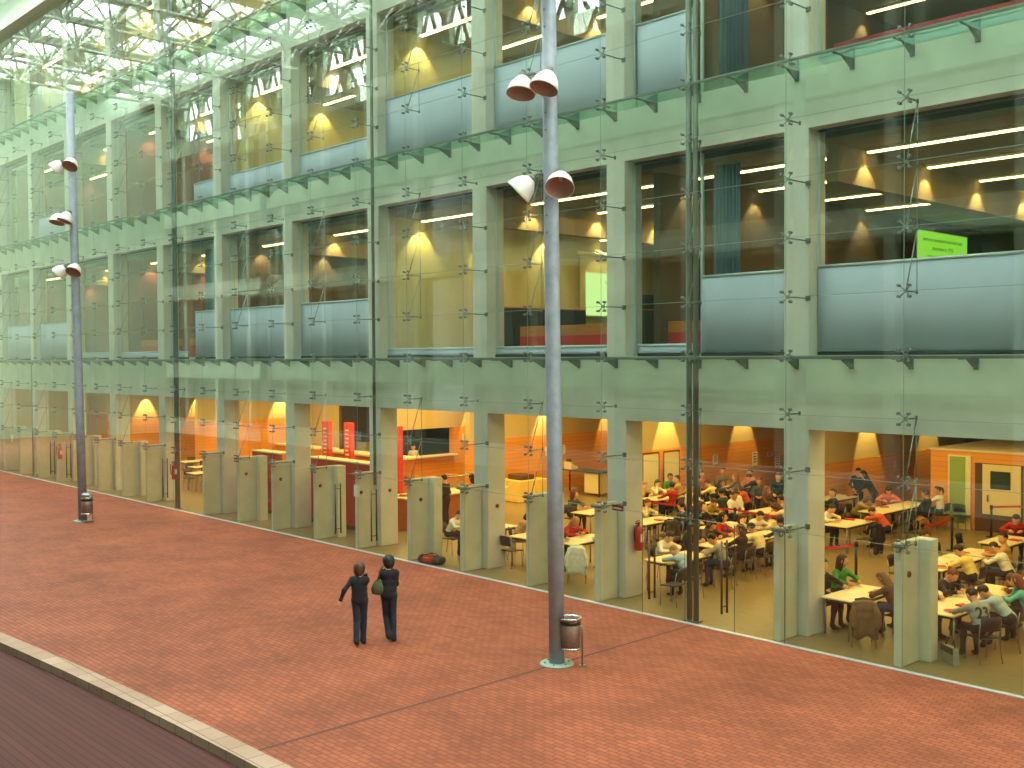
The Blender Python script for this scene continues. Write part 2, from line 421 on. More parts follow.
# spider fittings
def cross(m, big=1.):
    for sx in (-1, 1):
        for sz in (-1, 1):
            m.tube([(0, .07, 0), (sx*.095, .03, sz*.095)], .012*big, steel, 6)
            m.tube([(sx*.095, -.035, sz*.095), (sx*.095, .04, sz*.095)], .027*big, spider_steel, 10)
    m.tube([(0, .05, 0), (0, .1, 0)], .035, steel, 8)
def spider(kind):
    def fn():
        m = MB(); cross(m); o = m.build('spider_fitting')
        q = MB()
        if kind == 'wall': q.tube([(0, .1, 0), (0, .78, 0)], .014, dark_steel, 6); q.box(-.05, .05, .765, .79, -.05, .05, dark_steel)
        elif kind == 'ledge': q.tube([(0, .1, 0), (0, .3, -.03)], .015, dark_steel, 6)
        else: q.tube([(0, .1, 0), (0, .5, 0)], .014, dark_steel, 6); q.tube([(0, .48, -.04), (0, .48, .04)], .022, dark_steel, 6)
        q.build('strut', o)
        if kind == 'rod':
            q = MB(); q.tube([(0, .48, 0), (0, .48, 1.11)], .008, steel, 5); q.build('hanger_rod', o)
            q = MB(); q.tube([(0, .08, .02), (0, .47, 1.08)], .012, steel, 5); q.build('tie_rod', o)
        return o
    return fn
SP = {k: Proto(spider(k)) for k in ('wall', 'ledge', 'rod', 'short')}
names = {0: 'ground floor glazing', 1: 'first floor windows', 2: 'second floor windows', 3: 'top floor windows'}
masts = (3+2, 13+2)
for i, x in enumerate(G):
    if i < 2 or x < -57: continue
    for r in range(1, 19):
        z = r*ROWH-.05 if r < 5 else 5.5+(r-5)*ROWH
        if r == 2: z = 2.17
        if r == 3: z = 3.28
        if r == 4: z = 4.39
        if r == 1: continue
        if z > min(top_seen(x, GY)-.02, EAVE-.3) : continue
        st = 0 if r < 5 else (r-5)//5+1; q = (r-5) % 5 if r >= 5 else r
        col = (i % 2 == 0)
        if r >= 5 and q == 0:
            kind = 'ledge'; lab = 'small steel cross fitting on the glass at the ledge under the %s' % names[st]; g = 'cross fittings along the ledge under the %s' % names[st]
        elif (r == 4) or (r > 5 and q == 4):
            kind = 'short'; lab = 'steel cross fitting with short strut before the concrete band above the %s' % names[st]; g = 'cross fittings before the band above the %s' % names[st]
        elif col:
            kind = 'wall'; lab = 'steel cross fitting strutted back to a concrete column beside the %s' % names[st]; g = 'column fittings beside the %s' % names[st]
        else:
            kind = 'rod'; lab = 'steel cross fitting with tie rods hanging in the middle of the %s' % names[st]; g = 'rod braced fittings in the middle of the %s' % names[st]
        o = SP[kind]((x, GY, z)); tag(o, lab, 'glass fitting', g)

# ledges with triangular brackets
def ledge(z, label, gl):
    r = empty('glass_ledge', (0, 0, z)); tag(r, label, 'ledge')
    m = MB(); m.box(-58, 0, GY+.06, 18.28, -.03, 0, gl); m.build('shelf', r)
    m = MB(); m.box(-58, 0, GY+.05, GY+.08, -.035, .02, dark_steel); m.build('edge_rail', r)
    x = G[2]-.25; first = None
    while x > -57.5:
        if z < top_seen(x, 18)+.4:
            if first is None:
                q = MB(); q.prism([(17.93, -.035), (18.29, -.035), (18.29, -.21), (18.24, -.21), (17.93, -.06)], 'x', -.018, .018, dark_steel); q.box(-.045, .045, 18.27, 18.295, -.23, -.03, dark_steel); q.box(-.015, .015, GY+.08, 17.95, -.05, -.03, dark_steel)
                first = q.build('bracket', r); b = first
            else: b = first.copy(); COL.objects.link(b); b.parent = r
            b.location = (x, 0, 0)
        x -= 1.1675
ledge(5.47, 'green glass ledge on triangular brackets, at eye level above the ground floor', glass_ledge)
ledge(11.06, 'green glass ledge on triangular brackets between first and second floors', glass_ledge)
ledge(16.6, 'topmost green glass ledge on triangular brackets at upper left', glass_ledge)

# steel masts
def mast(x, y, z0, z1, r, dbl, label):
    o = empty('steel_mast', (x, y, 0)); tag(o, label, 'mast')
    for s in ((-.085, .085) if dbl else (0,)):
        m = MB(); m.tube([(s, 0, z0), (s, 0, z1)], r, dark_steel if r > .05 else dark_steel, 12); m.build('tube', o)
    m = MB(); z = 2.17
    while z < z1:
        if z > z0: m.box(-.13 if dbl else -.07, .13 if dbl else .07, -.03, .03, z-.02, z+.02, steel)
        z += 1.11
    m.build('clamp', o)
    if z0 < .1: m = MB(); m.box(-.17, .17, -.1, .1, 0, .03, steel); m.build('foot_plate', o)
mast(-13.38, GY+.2, 0, 16.4, .058, True, 'double dark steel mast rising beside the glass doors, foremost of the masts')
mast(-24.9, 17.98, 1.85, EAVE, .045, False, 'slim steel mast ending above the slab with the white notice')
mast(-36.73, GY+.15, 0, EAVE, .055, True, 'steel mast beside the tables and fire extinguisher toward the far lamp')
mast(-51.5, GY+.1, 0, 5.4, .03, False, 'thin dark mast at the far left end of the slabs')

# concrete fins along the glass
def fins():
    for i in range(2, 25):
        x = G[i]
        if abs(x+13.38) < .5 or abs(x+36.73) < .5: continue
        col = i % 2 == 0
        fx = x-.21 if col else x-.09
        m = MB(); m.box(fx-.15, fx, GY+.14, 18.28 if col else 18.3, 0, 2.2, concrete_fin, bev=.012)
        if not col: m.box(x-.24, x+.12, 18.3, 18.6, 0, 2.2, concrete_fin, bev=.012)
        m.box(fx-.13, x+.02, GY+.02, GY+.16, 2.13, 2.19, dark_steel)
        o = m.build('trim_%d' % (20+i)); struct(o, 'low concrete slab standing behind the glass')
fins()
def button(x, y, z, label):
    M = Matrix.Translation((x, y, z)) @ Matrix.Rotation(R(90), 4, 'Y')
    m = MB(); m.lathe([(0, .03), (.04, .03), (.055, .018), (.055, 0), (0, 0)], mat('dark_red', (120, 24, 22), .5), 12, M=M)
    tag(m.build('call_point'), label, 'call button', 'dark red call points on the concrete slabs')
for k, (i, y, t) in enumerate(((3, 17.9, 'beside the study group with the grey numbered shirt'), (8+0, 18.62, 'on the column left of the lamp post'), (9, 18.0, 'above the red bag'), (10, 18.62, 'on the column with the white notice'), (10, 17.75, 'next to the white notice'), (11, 17.8, 'before the red wall'), (12, 17.9, 'on the slab left of the red wall'), (13, 17.9, 'on the broad slab left of the red wall'))):
    xx = (G[i]-.208 if i % 2 == 0 else G[i]-.088) if y < 18.25 else G[i]+.002
    button(xx, y, 1.62, 'small dark red round call point ' + t)

# ------------------------------------------------------------------ room windows and blinds of the upper floors
wn = [100]
def room_windows(z0, z1, blinds, lvl):
    for k in range(len(cx)-1):
        xr, xl = cx[k]-.55, cx[k+1]
        if z0 > top_seen(xl, 18.6)+.5 or xr < -58: continue
        m = MB(); y0, y1 = 18.62, 18.68; w = .05
        m.box(xl, xr, y0, y1, z0, z0+.07, alu); m.box(xl, xr, y0, y1, z1-.05, z1, gasket)
        m.box(xl, xl+w, y0, y1, z0, z1, alu); m.box(xr-w, xr, y0, y1, z0, z1, alu)
        split = {1: .46, 3: .0, 5: .0}.get(k, 0) if lvl == 1 else 0
        if k == 2 and lvl in (1, 2): xm = -13.83; m.box(xm-.03, xm+.03, y0, y1, z0, z1, alu)
        m.box(xl+w, xr-w, 18.645, 18.655, z0+.07, z1-.05, glass_in)
        wn[0] += 1; struct(m.build('window_%d' % wn[0]))
# blind: (storey, left, right, top)
def blind(z0, xl, xr, zt, label):
    o = empty('roller_blind', ((xl+xr)/2, 18.56, z0)); tag(o, label, 'blind', 'blue grey roller blinds pulled up from the sills')
    w = (xr-xl)/2; m = MB(); n = 14; vs = []; fs = []
    for yy in (0, .012):
        for j in range(n+1):
            x = -w+2*w*j/n; wob = .008*math.sin(j*1.7+xl)
            vs += [(x, yy+wob, .06), (x, yy+wob*.5, (zt-z0)*.5), (x, yy, zt-z0)]
    k = (n+1)*3
    for j in range(n):
        a = j*3
        for q in (0, 1): fs += [(a+q, a+q+1, a+q+4, a+q+3), (k+a+q, k+a+q+3, k+a+q+4, k+a+q+1)]
        fs += [(a, a+3, k+a+3, k+a), (a+2, k+a+2, k+a+5, a+5)]
    fs += [(0, k, k+1, 1), (1, k+1, k+2, 2), (n*3, n*3+1, k+n*3+1, k+n*3), (n*3+1, n*3+2, k+n*3+2, k+n*3+1)]
    m.add(vs, fs, blind_blue, True); m.build('fabric', o)
    m = MB(); m.tube([(-w, .006, zt-z0), (w, .006, zt-z0)], .03, alu, 8); m.build('top_rail', o)
    m = MB(); m.tube([(-w, .006, .04), (w, .006, .04)], .04, black, 8); m.build('roller', o)
room_windows(L1, 9.9, None, 1); room_windows(L2, 15.44, None, 2); room_windows(L3, 20.6, None, 3)
for k, zt, lab in ((1, 7.23, 'widest first floor blind, below the green projected slide'), (5, 7.25, 'first floor blind left of the beige room'), (6, 7.25, 'first floor blind under the ceiling lamp glow'), (10, 7.2, 'first floor blind just right of the far lamp post, blue grey'), (11, 7.2, 'first floor blind left of the far lamp post'), (9, 5.78, 'barely raised first floor blind near the far lamp post'), (8, 5.78, 'barely raised first floor blind before the red strip'), (4, 5.75, 'barely raised first floor blind of the beige room'), (3, 5.75, 'barely raised first floor blind behind the near lamp post')):
    blind(L1, cx[k+1]+.06, cx[k]-.61, zt, 'blue grey roller blind: ' + lab)
blind(L1, -13.78, -11.66, 7.2, 'blue grey roller blind half up beside the double mast, first floor')
blind(L1, -15.55, -13.88, 5.75, 'blue grey roller blind, barely raised left of the double mast')
blind(L1, cx[8]+.06, cx[7]-.61-2.6, 5.78, 'blue grey roller blind, barely raised left of the thin mast')
blind(L1, cx[8]+2.1, cx[7]-.61, 7.25, 'narrow blue grey roller blind half up right of the thin far mast')
for k, zt, lab in ((1, 11.3, 'rolled down below the red strip at upper right'), (3, 12.97, 'half up behind the near lamp heads'), (4, 12.97, 'half up, second floor, left of the near lamp'), (5, 12.03, 'low on the second floor window with yellow glow'), (6, 12.0, 'low on the second floor window before yellow wall'), (10, 12.3, 'second floor, left of the far lamp')):
    blind(L2, cx[k+1]+.06, cx[k]-.61, zt, 'blue grey roller blind ' + lab)
blind(L2, -15.55, -13.9, 12.95, 'blue grey roller blind half up left of the double mast, second floor')
blind(L2, cx[8]+2.1, cx[7]-.61, 12.0, 'narrow blue grey roller blind low on the second floor near the far mast')

# ------------------------------------------------------------------ upper rooms
def wallbox(name, x0, x1, y0, y1, z0, z1, m, label=None):
    q = MB(); q.box(x0, x1, y0, y1, z0, z1, m); return struct(q.build(name), label)
LIGHTS = []
def area(name, loc, sx, sy, power, col, rot=(0, 0, 0)):
    l = bpy.data.lights.new(name, 'AREA'); l.shape = 'RECTANGLE'; l.size = sx; l.size_y = sy; l.energy = power; l.color = col
    o = bpy.data.objects.new(name, l); COL.objects.link(o); o.location = loc; o.rotation_euler = rot; return o
def spot(name, loc, tgt, power, ang, col, blend=.35, rad=.04):
    l = bpy.data.lights.new(name, 'SPOT'); l.energy = power; l.spot_size = R(ang); l.spot_blend = blend; l.color = col; l.shadow_soft_size = rad
    o = bpy.data.objects.new(name, l); COL.objects.link(o); o.location = loc
    o.rotation_euler = (Vector(tgt)-Vector(loc)).to_track_quat('-Z', 'Y').to_euler(); return o
WARM = (1., .82, .42); WARM0 = (1., .66, .22)
def strip(x0, x1, y, z, label, group):
    o = empty('strip_light', (x0, y, z)); tag(o, label, 'ceiling light', group)
    q = MB(); q.box(0, x1-x0, -.08, .08, .02, .07, white_paint); q.build('housing', o)
    q = MB(); q.box(.03, x1-x0-.03, -.05, .05, -.005, .02, strip_emit); q.build('diffuser', o)
ROWS = (20.0, 22.65, 25.3, 28.0)
rooms = [  # left wall, right, wall material, back distance, extra downstand, power
    (-15.2, 1.8, brown_wall, 36, -10.8, .6), (-25.3, -15.4, yellow_wall, 34, -20.5, .95), (-34.6, -25.5, brown_wall, 30, -29.9, .8), (-43.9, -34.8, salmon_wall, 28, -39.2, .5), (-57, -44.1, salmon_wall, 27, -48.6, .45)]
for li, (z0, zc, nm) in enumerate(((L1, 9.66, 'first'), (L2, 15.2, 'second'), (L3, 20.5, 'third'))):
    for ri, (xl, xr, wm, yb, ds, pw) in enumerate(rooms):
        if top_seen(xr, 20)+1.5 < z0: continue
        w_ = wm
        if li == 1: w_ = (brown_wall, yellow_wall, yellow_wall, salmon_wall, salmon_wall)[ri]
        if li == 2: w_ = beige_wall
        if ri == 0 and li == 0:
            wallbox('wall_partition', xl-.2, xl, 18.93, 24, z0-.02, zc, brown_wall); wallbox('wall_partition', xl-.2, xl, 24, yb, z0-.02, zc, brown_wall)
        else: wallbox('wall_partition', xl-.2, xl, 18.93, yb, z0-.02, zc, w_)
        wallbox('wall_rear', xl, xr, yb, yb+.2, z0-.02, zc, w_)
        wallbox('beam', ds-.25, ds, 18.95, yb, zc-.75, zc, ceil_brown)
        for yy in ROWS:
            if yy > yb-1: continue
            for (a, b) in ((xl+.12, ds-.3), (ds+.05, xr-.3)):
                if a > -1.5: continue
                strip(a, min(b, -.5), yy, zc-.078, 'long bright ceiling strip light on the %s floor' % nm, 'ceiling strip lights of the %s floor rooms' % nm)
                spot('scallop_lamp', (a+.18, yy, zc-.14), (a-.02, yy, zc-1.), 110*pw, 78, WARM, .2)
        area('room_light', ((xl+min(xr, -1))/2, 23.5, zc-.3), min(xr, -1)-xl-1.5, 7, 150*pw, WARM)

# first-floor room contents
def slide_screen(x, y0, y1, z0, z1, case, cloth, slide, lines, label, inset, name='projection_screen'):
    o = empty(name, (x, (y0+y1)/2, z0)); tag(o, label, 'projection screen')
    h = (y1-y0)/2; q = MB(); q.box(0, .02, -h, h, 0, z1-z0, cloth); q.build('cloth', o)
    q = MB(); q.tube([(.03, -h-.1, z1-z0+.05), (.03, h+.1, z1-z0+.05)], .07, case, 8); q.build('housing', o)
    a, b, c, d = inset
    q = MB(); q.box(.02, .026, -h+a, h-b, c, z1-z0-d, slide); s = q.build('slide', o)
    for txt, size, yy, zz in lines:
        cu = bpy.data.curves.new('text', 'FONT'); cu.body = txt; cu.size = size; cu.align_x = 'CENTER'; cu.extrude = .001
        t = bpy.data.objects.new('text', cu); COL.objects.link(t)
        dg = bpy.context.evaluated_depsgraph_get(); me = bpy.data.meshes.new_from_object(t.evaluated_get(dg)); bpy.data.objects.remove(t)
        me.materials.clear(); me.materials.append(ink)
        t = link('slide_text', me, s); t.rotation_euler = (R(90), 0, R(90)); t.location = (.03, yy, zz)
slide_screen(-15.1, 31.1, 34.6, 7.4, 9.38, brown_wall, brown_wall, screen_green,
             [('Sesión de comunicación estudiantil Social', .165, 0, 1.62), ('documentos (c. 1973)', .165, 0, 1.36), ('Presentación de los temas relacionados', .12, -.1, 1.12), ('estudiantes de la universidad', .12, -.2, .95)],
             'green glowing projected slide with two heading lines, dark first floor room', (.0, .0, .0, .06))
slide_screen(-25.2, 26.95, 30.0, 6.9, 9.05, cream_lam, screen_cloth, screen_pale,
             [('Universitat Pompeu Fabra', .1, .3, 1.2), ('Presentació del curs', .1, .3, .95), ('1. Objectius', .09, .1, .7), ('2. Continguts', .09, .1, .5), ('3. Avaluació', .09, .1, .3)],
             'pale projected slide on a cream pull-down screen, yellow room behind lamp post', (.28, .15, .05, .6))
def curtain(x0, x1, z0, z1, label):
    n = 40; vs = []; fs = []
    for off in (0, .01):
        for j in range(n+1):
            x = x0+(x1-x0)*j/n; y = 18.95+.045*math.sin(j*1.15)+off
            vs += [(x, y, z0), (x, y, z1)]
    k = 2*(n+1)
    for j in range(n): a = 2*j; fs += [(a, a+1, a+3, a+2), (k+a, k+a+2, k+a+3, k+a+1), (a, a+2, k+a+2, k+a), (a+1, k+a+1, k+a+3, a+3)]
    fs += [(0, k, k+1, 1), (2*n, 2*n+1, k+2*n+1, k+2*n)]
    q = MB(); q.add(vs, fs, cmat('cloth', (96, 116, 130)), True); tag(q.build('curtain'), label, 'curtain')
curtain(-13.75, -13.1, L1+.05, 9.6, 'blue grey curtain drawn aside in the first floor window beside the double mast')
curtain(-13.6, -12.9, L2+.05, 15.1, 'blue grey curtain drawn aside in the second floor window above the double mast')
curtain(-36.9, -36.2, L1+.05, 9.6, 'blue grey curtain in the first floor window beside the thin far mast')
def cabinet(x0, x1, y0, y1, z0, z1, label, n=3, top=None):
    o = empty('cabinet', ((x0+x1)/2, (y0+y1)/2, z0)); tag(o, label, 'cabinet')
    w, d, h = (x1-x0)/2, (y1-y0)/2, z1-z0
    q = MB(); q.box(-w, w, -d, d, 0, h-.03, black_cab); q.build('body', o)
    q = MB(); q.box(-w-.02, w+.02, -d-.02, d+.02, h-.03, h, top or wood_flat); q.build('top', o)
    for j in range(n):
        q = MB(); a = -d+2*d*j/n; q.box(w, w+.02, a+.01, a+2*d/n-.01, .05, h-.06, black_cab); dr = q.build('door', o)
        q = MB(); q.box(w+.02, w+.035, a+.05, a+.08, h*.45, h*.6, chrome); q.build('handle', dr)
cabinet(-25.1, -24.6, 22.6, 26.6, L1, 7.1, 'long low black cabinet under the yellow first floor wall', 7)
cabinet(-23.6, -23.0, 26.6, 28.4, L1, 7.1, 'black lectern cabinet below the pale projected slide', 2)
cabinet(-25.1, -24.5, 29.4, 33.8, L1, 7.75, 'tall black cabinet right of the pale slide', 4)
for a, b, t in ((-20.1, -16.4, 'left of the concrete pillar'), (-15.5, -13.95, 'beside the double mast'), (-38.8, -36.9, 'near the thin far mast'), (-43.2, -39.8, 'right of the far lamp post')):
    q = MB(); q.box(a, b, 19.2, 19.35, L1, L1+.55, red_band, bev=.01); q.box(a, b, 19.2, 19.42, L1+.55, L1+.8, wood_flat, bev=.01)
    tag(q.build('sill_bench'), 'low red panel with brown top inside first floor window ' + t, 'bench', 'red benches inside the first floor windows')
for a, b, t in ((-10.9, -7.2, 'at upper right'), (-43.3, -39.9, 'at far left near the lamp'), (-38.7, -37.0, 'near the thin far mast')):
    q = MB(); q.box(a, b, 18.95, 19.1, L2, L2+.55, mat('crimson', (170, 20, 50), .6), bev=.01)
    tag(q.build('sill_panel'), 'crimson strip behind a second floor window ' + t, 'panel', 'crimson strips behind second floor windows')
# ------------------------------------------------------------------ ground-floor hall
def timber_wall(name, x, y0, y1, h, label):
    wallbox(name, x-.25, x, y0, y1, h, 4.12, tan_wall)
    q = MB(); q.box(x-.3, x+.03, y0-.02, y1, 0, h, wood); struct(q.build(name), label)
timber_wall('wall_timber', -19., 30.6, 43.5, 1.82, 'orange timber panelled cross wall')
timber_wall('wall_timber', -24.8, 29.6, 43.5, 2.06, 'orange timber panelled cross wall')
timber_wall('wall_timber', -31.0, 26.9, 36, 2.26, 'orange timber panelled cross wall')
timber_wall('wall_timber', -36.0, 30.3, 36, 2.42, 'orange timber panelled cross wall')
timber_wall('wall_timber', -48.5, 24.4, 34, 2.4, 'orange timber panelled cross wall')
timber_wall('wall_timber', -53.5, 22., 34, 2.4, 'orange timber panelled cross wall')
# timber core box at the right with its doors
def core():
    q = MB(); q.box(-15.65, 1.5, 33.3, 38, 0, 2.45, wood); q.box(-15.68, 1.5, 33.27, 38, 2.45, 2.5, white_wall); struct(q.build('wall_core'), 'timber clad core with pale flat top')
    q = MB(); q.box(-15.05, -14.33, 33.22, 33.29, 0, 2.32, cream_lam); q.box(-14.98, -14.5, 33.19, 33.22, .18, 2.28, green_glass_door); struct(q.build('door_10'), 'green glazed door')
    q = MB(); q.box(-14.2, -12.75, 33.24, 33.29, 0, 2.12, dark_brown); q.box(-13.95, -12.8, 33.2, 33.24, .55, 2.1, door_cream); q.box(-13.7, -13.1, 33.18, 33.2, 1.35, 1.9, mat('dark_window', (44, 56, 34), .2)); q.box(-13.8, -13.75, 33.16, 33.2, .95, 1.15, chrome)
    struct(q.build('door_11'), 'cream door with a dark window')
    for x, z, t in ((-12.2, 1.75, 'upper of the two by the cream door'), (-12.2, 1.2, 'lower of the two by the cream door')):
        q = MB(); q.box(x-.2, x+.2, 33.27, 33.29, z-.24, z+.24, white_paper); o = q.build('poster', None); tag(o, 'white poster on timber wall, ' + t, 'poster')
        q = MB(); [q.box(x-.14, x+.14-.05*(j % 3), 33.262, 33.27, z+.14-.08*j, z+.17-.08*j, ink) for j in range(4)]; q.build('print', o)
core()
def notice(x, y, z, w, h, label, face='x'):
    q = MB()
    q.box(x, x+.012, y-w/2, y+w/2, z-h/2, z+h/2, white_paper); o = tag(q.build('notice'), label, 'notice')
    q = MB(); n = 4
    for j in range(n): q.box(x+.012, x+.016, y-w*.35, y+w*.3-.03*(j % 2), z+h*.33-h*.2*j, z+h*.4-h*.2*j, ink)
    q.build('print', o)
notice(-18.96, 38.3, 1.35, .5, .2, 'small white notice on timber wall above girl with pink top')
notice(-24.75, 34.2, 1.45, .32, .38, 'leftmost white notice on the timber wall behind the crowd')
notice(-24.75, 36.9, 1.3, .34, .55, 'tall white notice in middle of timber wall behind the crowd')
notice(-24.75, 38.0, 1.4, .45, .18, 'small wide white notice on timber wall behind the crowd')
notice(-24.75, 38.55, 1.05, .4, .5, 'large white notice above the standing man in black')
notice(-30.95, 31.2, 1.6, .42, .38, 'left of two white notices beside the near lamp post')
notice(-30.95, 31.95, 1.6, .42, .38, 'right of two white notices beside the near lamp post')
notice(-35.95, 31.0, 1.9, .5, .4, 'white notice right of the kitchen hatch')

# lamps of the hall
for x, ys in ((-19., (35.4, 40.2)), (-24.8, (31.2, 36.1, 41)), (-31., (31.0, 35.)), (-36., (31.4,)), (-48.5, (26, 29)), (-53.5, (24, 27))):
    for y in ys: spot('wall_washer', (x+.42, y, 4.0), (x+.05, y, 2.2), 420, 50, WARM0, .25, .03)
for x, y, sx, sy, p in ((-6, 22, 5, 6, 420), (-11.5, 22, 5, 6, 420), (-17, 22.5, 5, 6, 420), (-22.5, 22, 5, 5, 330), (-28.5, 22.5, 5, 5, 420), (-34, 23, 5, 5, 520), (-40.5, 22, 5, 5, 520), (-48, 21.5, 6, 4, 480),
                        (-14, 29.5, 7, 6, 480), (-21.5, 29, 5, 6, 480), (-27.5, 28, 4, 6, 520), (-33, 28, 5, 5, 520)):
    area('hall_light', (x, y, 4.05), sx, sy, p*.42, WARM0)

# ------------------------------------------------------------------ bodies: one continuous surface from joined tapering limbs
def surf_nets(f, lo, hi, h):
    n = [int(math.ceil((hi[i]-lo[i])/h))+1 for i in range(3)]
    ax = [lo[i]+h*np.arange(n[i]) for i in range(3)]
    P = np.stack(np.meshgrid(*ax, indexing='ij'), -1)
    V = f(P.reshape(-1, 3)).reshape(n)
    S = V < 0
    acc = np.zeros((n[0]-1, n[1]-1, n[2]-1, 3)); cnt = np.zeros(acc.shape[:3])
    cor = [(a, b, c) for a in (0, 1) for b in (0, 1) for c in (0, 1)]
    def sub(A, c): return A[c[0]:n[0]-1+c[0], c[1]:n[1]-1+c[1], c[2]:n[2]-1+c[2]]
    for i, a in enumerate(cor):
        for b in cor[i+1:]:
            if sum(abs(a[k]-b[k]) for k in range(3)) != 1: continue
            va, vb = sub(V, a), sub(V, b); mk = (va < 0) != (vb < 0)
            t = np.where(mk, va/np.where(mk, va-vb, 1), 0)
            for k in range(3): acc[..., k] += np.where(mk, a[k]+t*(b[k]-a[k]), 0)
            cnt += mk
    act = cnt > 0; idx = -np.ones(act.shape, int); idx[act] = np.arange(act.sum())
    w = np.argwhere(act); verts = np.array(lo)+h*(w+acc[act]/cnt[act][:, None])
    faces = []
    for k in range(3):
        u, v = (k+1) % 3, (k+2) % 3
        sl0 = [slice(None)]*3; sl1 = [slice(None)]*3; sl0[k] = slice(0, n[k]-1); sl1[k] = slice(1, n[k])
        A = S[tuple(sl0)]; B = S[tuple(sl1)]; E_ = np.argwhere(A != B)
        E_ = E_[(E_[:, u] > 0) & (E_[:, v] > 0) & (E_[:, u] < n[u]-1) & (E_[:, v] < n[v]-1)]
        if not len(E_): continue
        e = np.eye(3, dtype=int)
        q = [E_-e[u]-e[v], E_-e[v], E_, E_-e[u]]
        Q = np.stack([idx[tuple(c.T)] for c in q], 1)
        fl = A[tuple(E_.T)]; Q[~fl] = Q[~fl][:, ::-1]; faces.append(Q)
    return verts, np.concatenate(faces)
def ik(a, c, l1, l2, hint):
    a = np.array(a, float); c = np.array(c, float); d = c-a; L = np.linalg.norm(d); u = d/L; L = min(L, (l1+l2)*.995); c = a+u*L
    x = (l1*l1-l2*l2+L*L)/(2*L); hgt = math.sqrt(max(l1*l1-x*x, 0)); hv = np.array(hint, float); hv -= u*(hv@u); hv /= np.linalg.norm(hv)
    return a+u*x+hv*hgt, c
SKIN, TOP, PANTS, SHOE, DARK, LIPS = range(6)
def unit(v): v = np.array(v, float); return v/np.linalg.norm(v)
def make_body(name, p, h=.014):
    prims = []      # (a, b, r1, r2, mat)
    def cap(a, b, r1, r2, m): prims.append((np.array(a, float), np.array(b, float), r1, r2, m))
    pel = np.array(p['pelvis'], float); nk = np.array(p['neck'], float); rx = np.array(p.get('right', (1, 0, 0)), float); srx = np.array(p.get('sright', rx), float)
    fem = p.get('fem', 0); sh_w = .142 if fem else .172
    mid = pel*.5+nk*.5; mid = mid+np.array(p.get('belly', (0, 0, 0)), float); chest = nk+(mid-nk)*.42
    hw = p.get('hipw', .058); cap(pel-rx*hw, pel+rx*hw, .104 if fem else .11, .104 if fem else .11, PANTS if not p.get('tunic') else TOP)
    cap(pel, mid, .115, .105, TOP); mw = .062 if fem else .085; cap(mid-rx*mw, mid+rx*mw, .098, .098, TOP); cap((mid+pel)/2-rx*.062, (mid+pel)/2+rx*.062, .1, .1, TOP)
    cap(chest-srx*.085, chest+srx*.085, .115 if not fem else .098, .115 if not fem else .098, TOP)
    cap(mid, chest, .108, .115, TOP)
    up = unit(nk-mid)
    sL = nk-srx*sh_w-up*.055; sR = nk+srx*sh_w-up*.055
    cap(nk-up*.04, sL, .062, .062, TOP); cap(nk-up*.04, sR, .062, .062, TOP)
    hd = np.array(p['head'], float); hf = unit(p['hf']); hr = unit(np.cross(hf, p.get('hu', (0, 0, 1)))); hu = np.cross(hr, hf)
    cap(nk-up*.03, hd-hu*.07-hf*.015, .056, .05, SKIN)
    H = lambda x, y, z: hd+hr*x+hf*y+hu*z
    cap(H(0, -.02, .03), H(0, .01, .035), .088, .085, SKIN); cap(H(0, .03, .0), H(0, .05, -.075), .068, .042, SKIN)
    cap(H(-.03, .03, -.04), H(.03, .03, -.04), .05, .05, SKIN)
    cap(H(0, .088, .01), H(0, .112, -.028), .011, .016, SKIN)
    for s in (-1, 1): cap(H(s*.086, -.01, .02), H(s*.088, -.008, -.025), .016, .013, SKIN)
    extra = []
    for side, S_, key in ((-1, sL, 'wl'), (1, sR, 'wr')):
        wr, hint, fdir, pal, curl = p[key]
        el, wr = ik(S_, wr, .275, .245, hint)
        sl = p.get('sleeve', 1.)
        cap(S_, el, .056, .044, TOP); cap(el, el+(wr-el)*.97, .044, .032 if sl else .030, TOP if sl else SKIN)
        fd = unit(fdir); pn = unit(pal); sd = unit(np.cross(fd, pn)); pn = np.cross(sd, fd)
        cap(wr, wr+fd*.03, .028, .03, SKIN)
        cap(wr+fd*.03-sd*.022, wr+fd*.075-sd*.024, .019, .016, SKIN); cap(wr+fd*.03+sd*.022, wr+fd*.075+sd*.024, .019, .016, SKIN); cap(wr+fd*.03, wr+fd*.08, .02, .016, SKIN)
        for j, (off, ln) in enumerate(((-.032, .062), (-.011, .075), (.011, .07), (.032, .055))):
            a = wr+fd*.075+sd*off; d1 = unit(fd*math.cos(curl*.5)+pn*math.sin(curl*.5)); d2 = unit(fd*math.cos(curl*1.5)+pn*math.sin(curl*1.5))
            extra.append(([a-fd*.02, a, a+d1*ln*.55, a+d1*ln*.55+d2*ln*.5], [.0095, .0095, .0085, .0065]))
        ts = sd*(-side if False else 1)*p.get('thumb', 1)*side
        a = wr+fd*.03+ts*.03; extra.append(([a-ts*.02, a, a+unit(fd*.7+ts*.7+pn*.2)*.035, a+unit(fd*.7+ts*.7+pn*.2)*.035+unit(fd+pn*.4)*.028], [.012, .012, .0105, .008]))
    for side, kn, ak, toe in ((-1,)+tuple(p['ll']), (1,)+tuple(p['lr'])):
        hp = pel+rx*side*(.076 if fem else .088); kn = np.array(kn, float); ak = np.array(ak, float); toe = np.array(toe, float)
        cap(hp, kn, .094, .066, PANTS); cap(kn, ak, .06, .062 if p.get('flare') else .043, PANTS); cap(kn+(ak-kn)*.25, kn+(ak-kn)*.4, .061, .058, PANTS)
        cap(ak-(0, 0, .035), ak+unit(toe-ak)*.05-(0, 0, .045), .04, .036, SHOE); cap(ak+unit(toe-ak)*.03-(0, 0, .045), toe, .036, .028, SHOE)
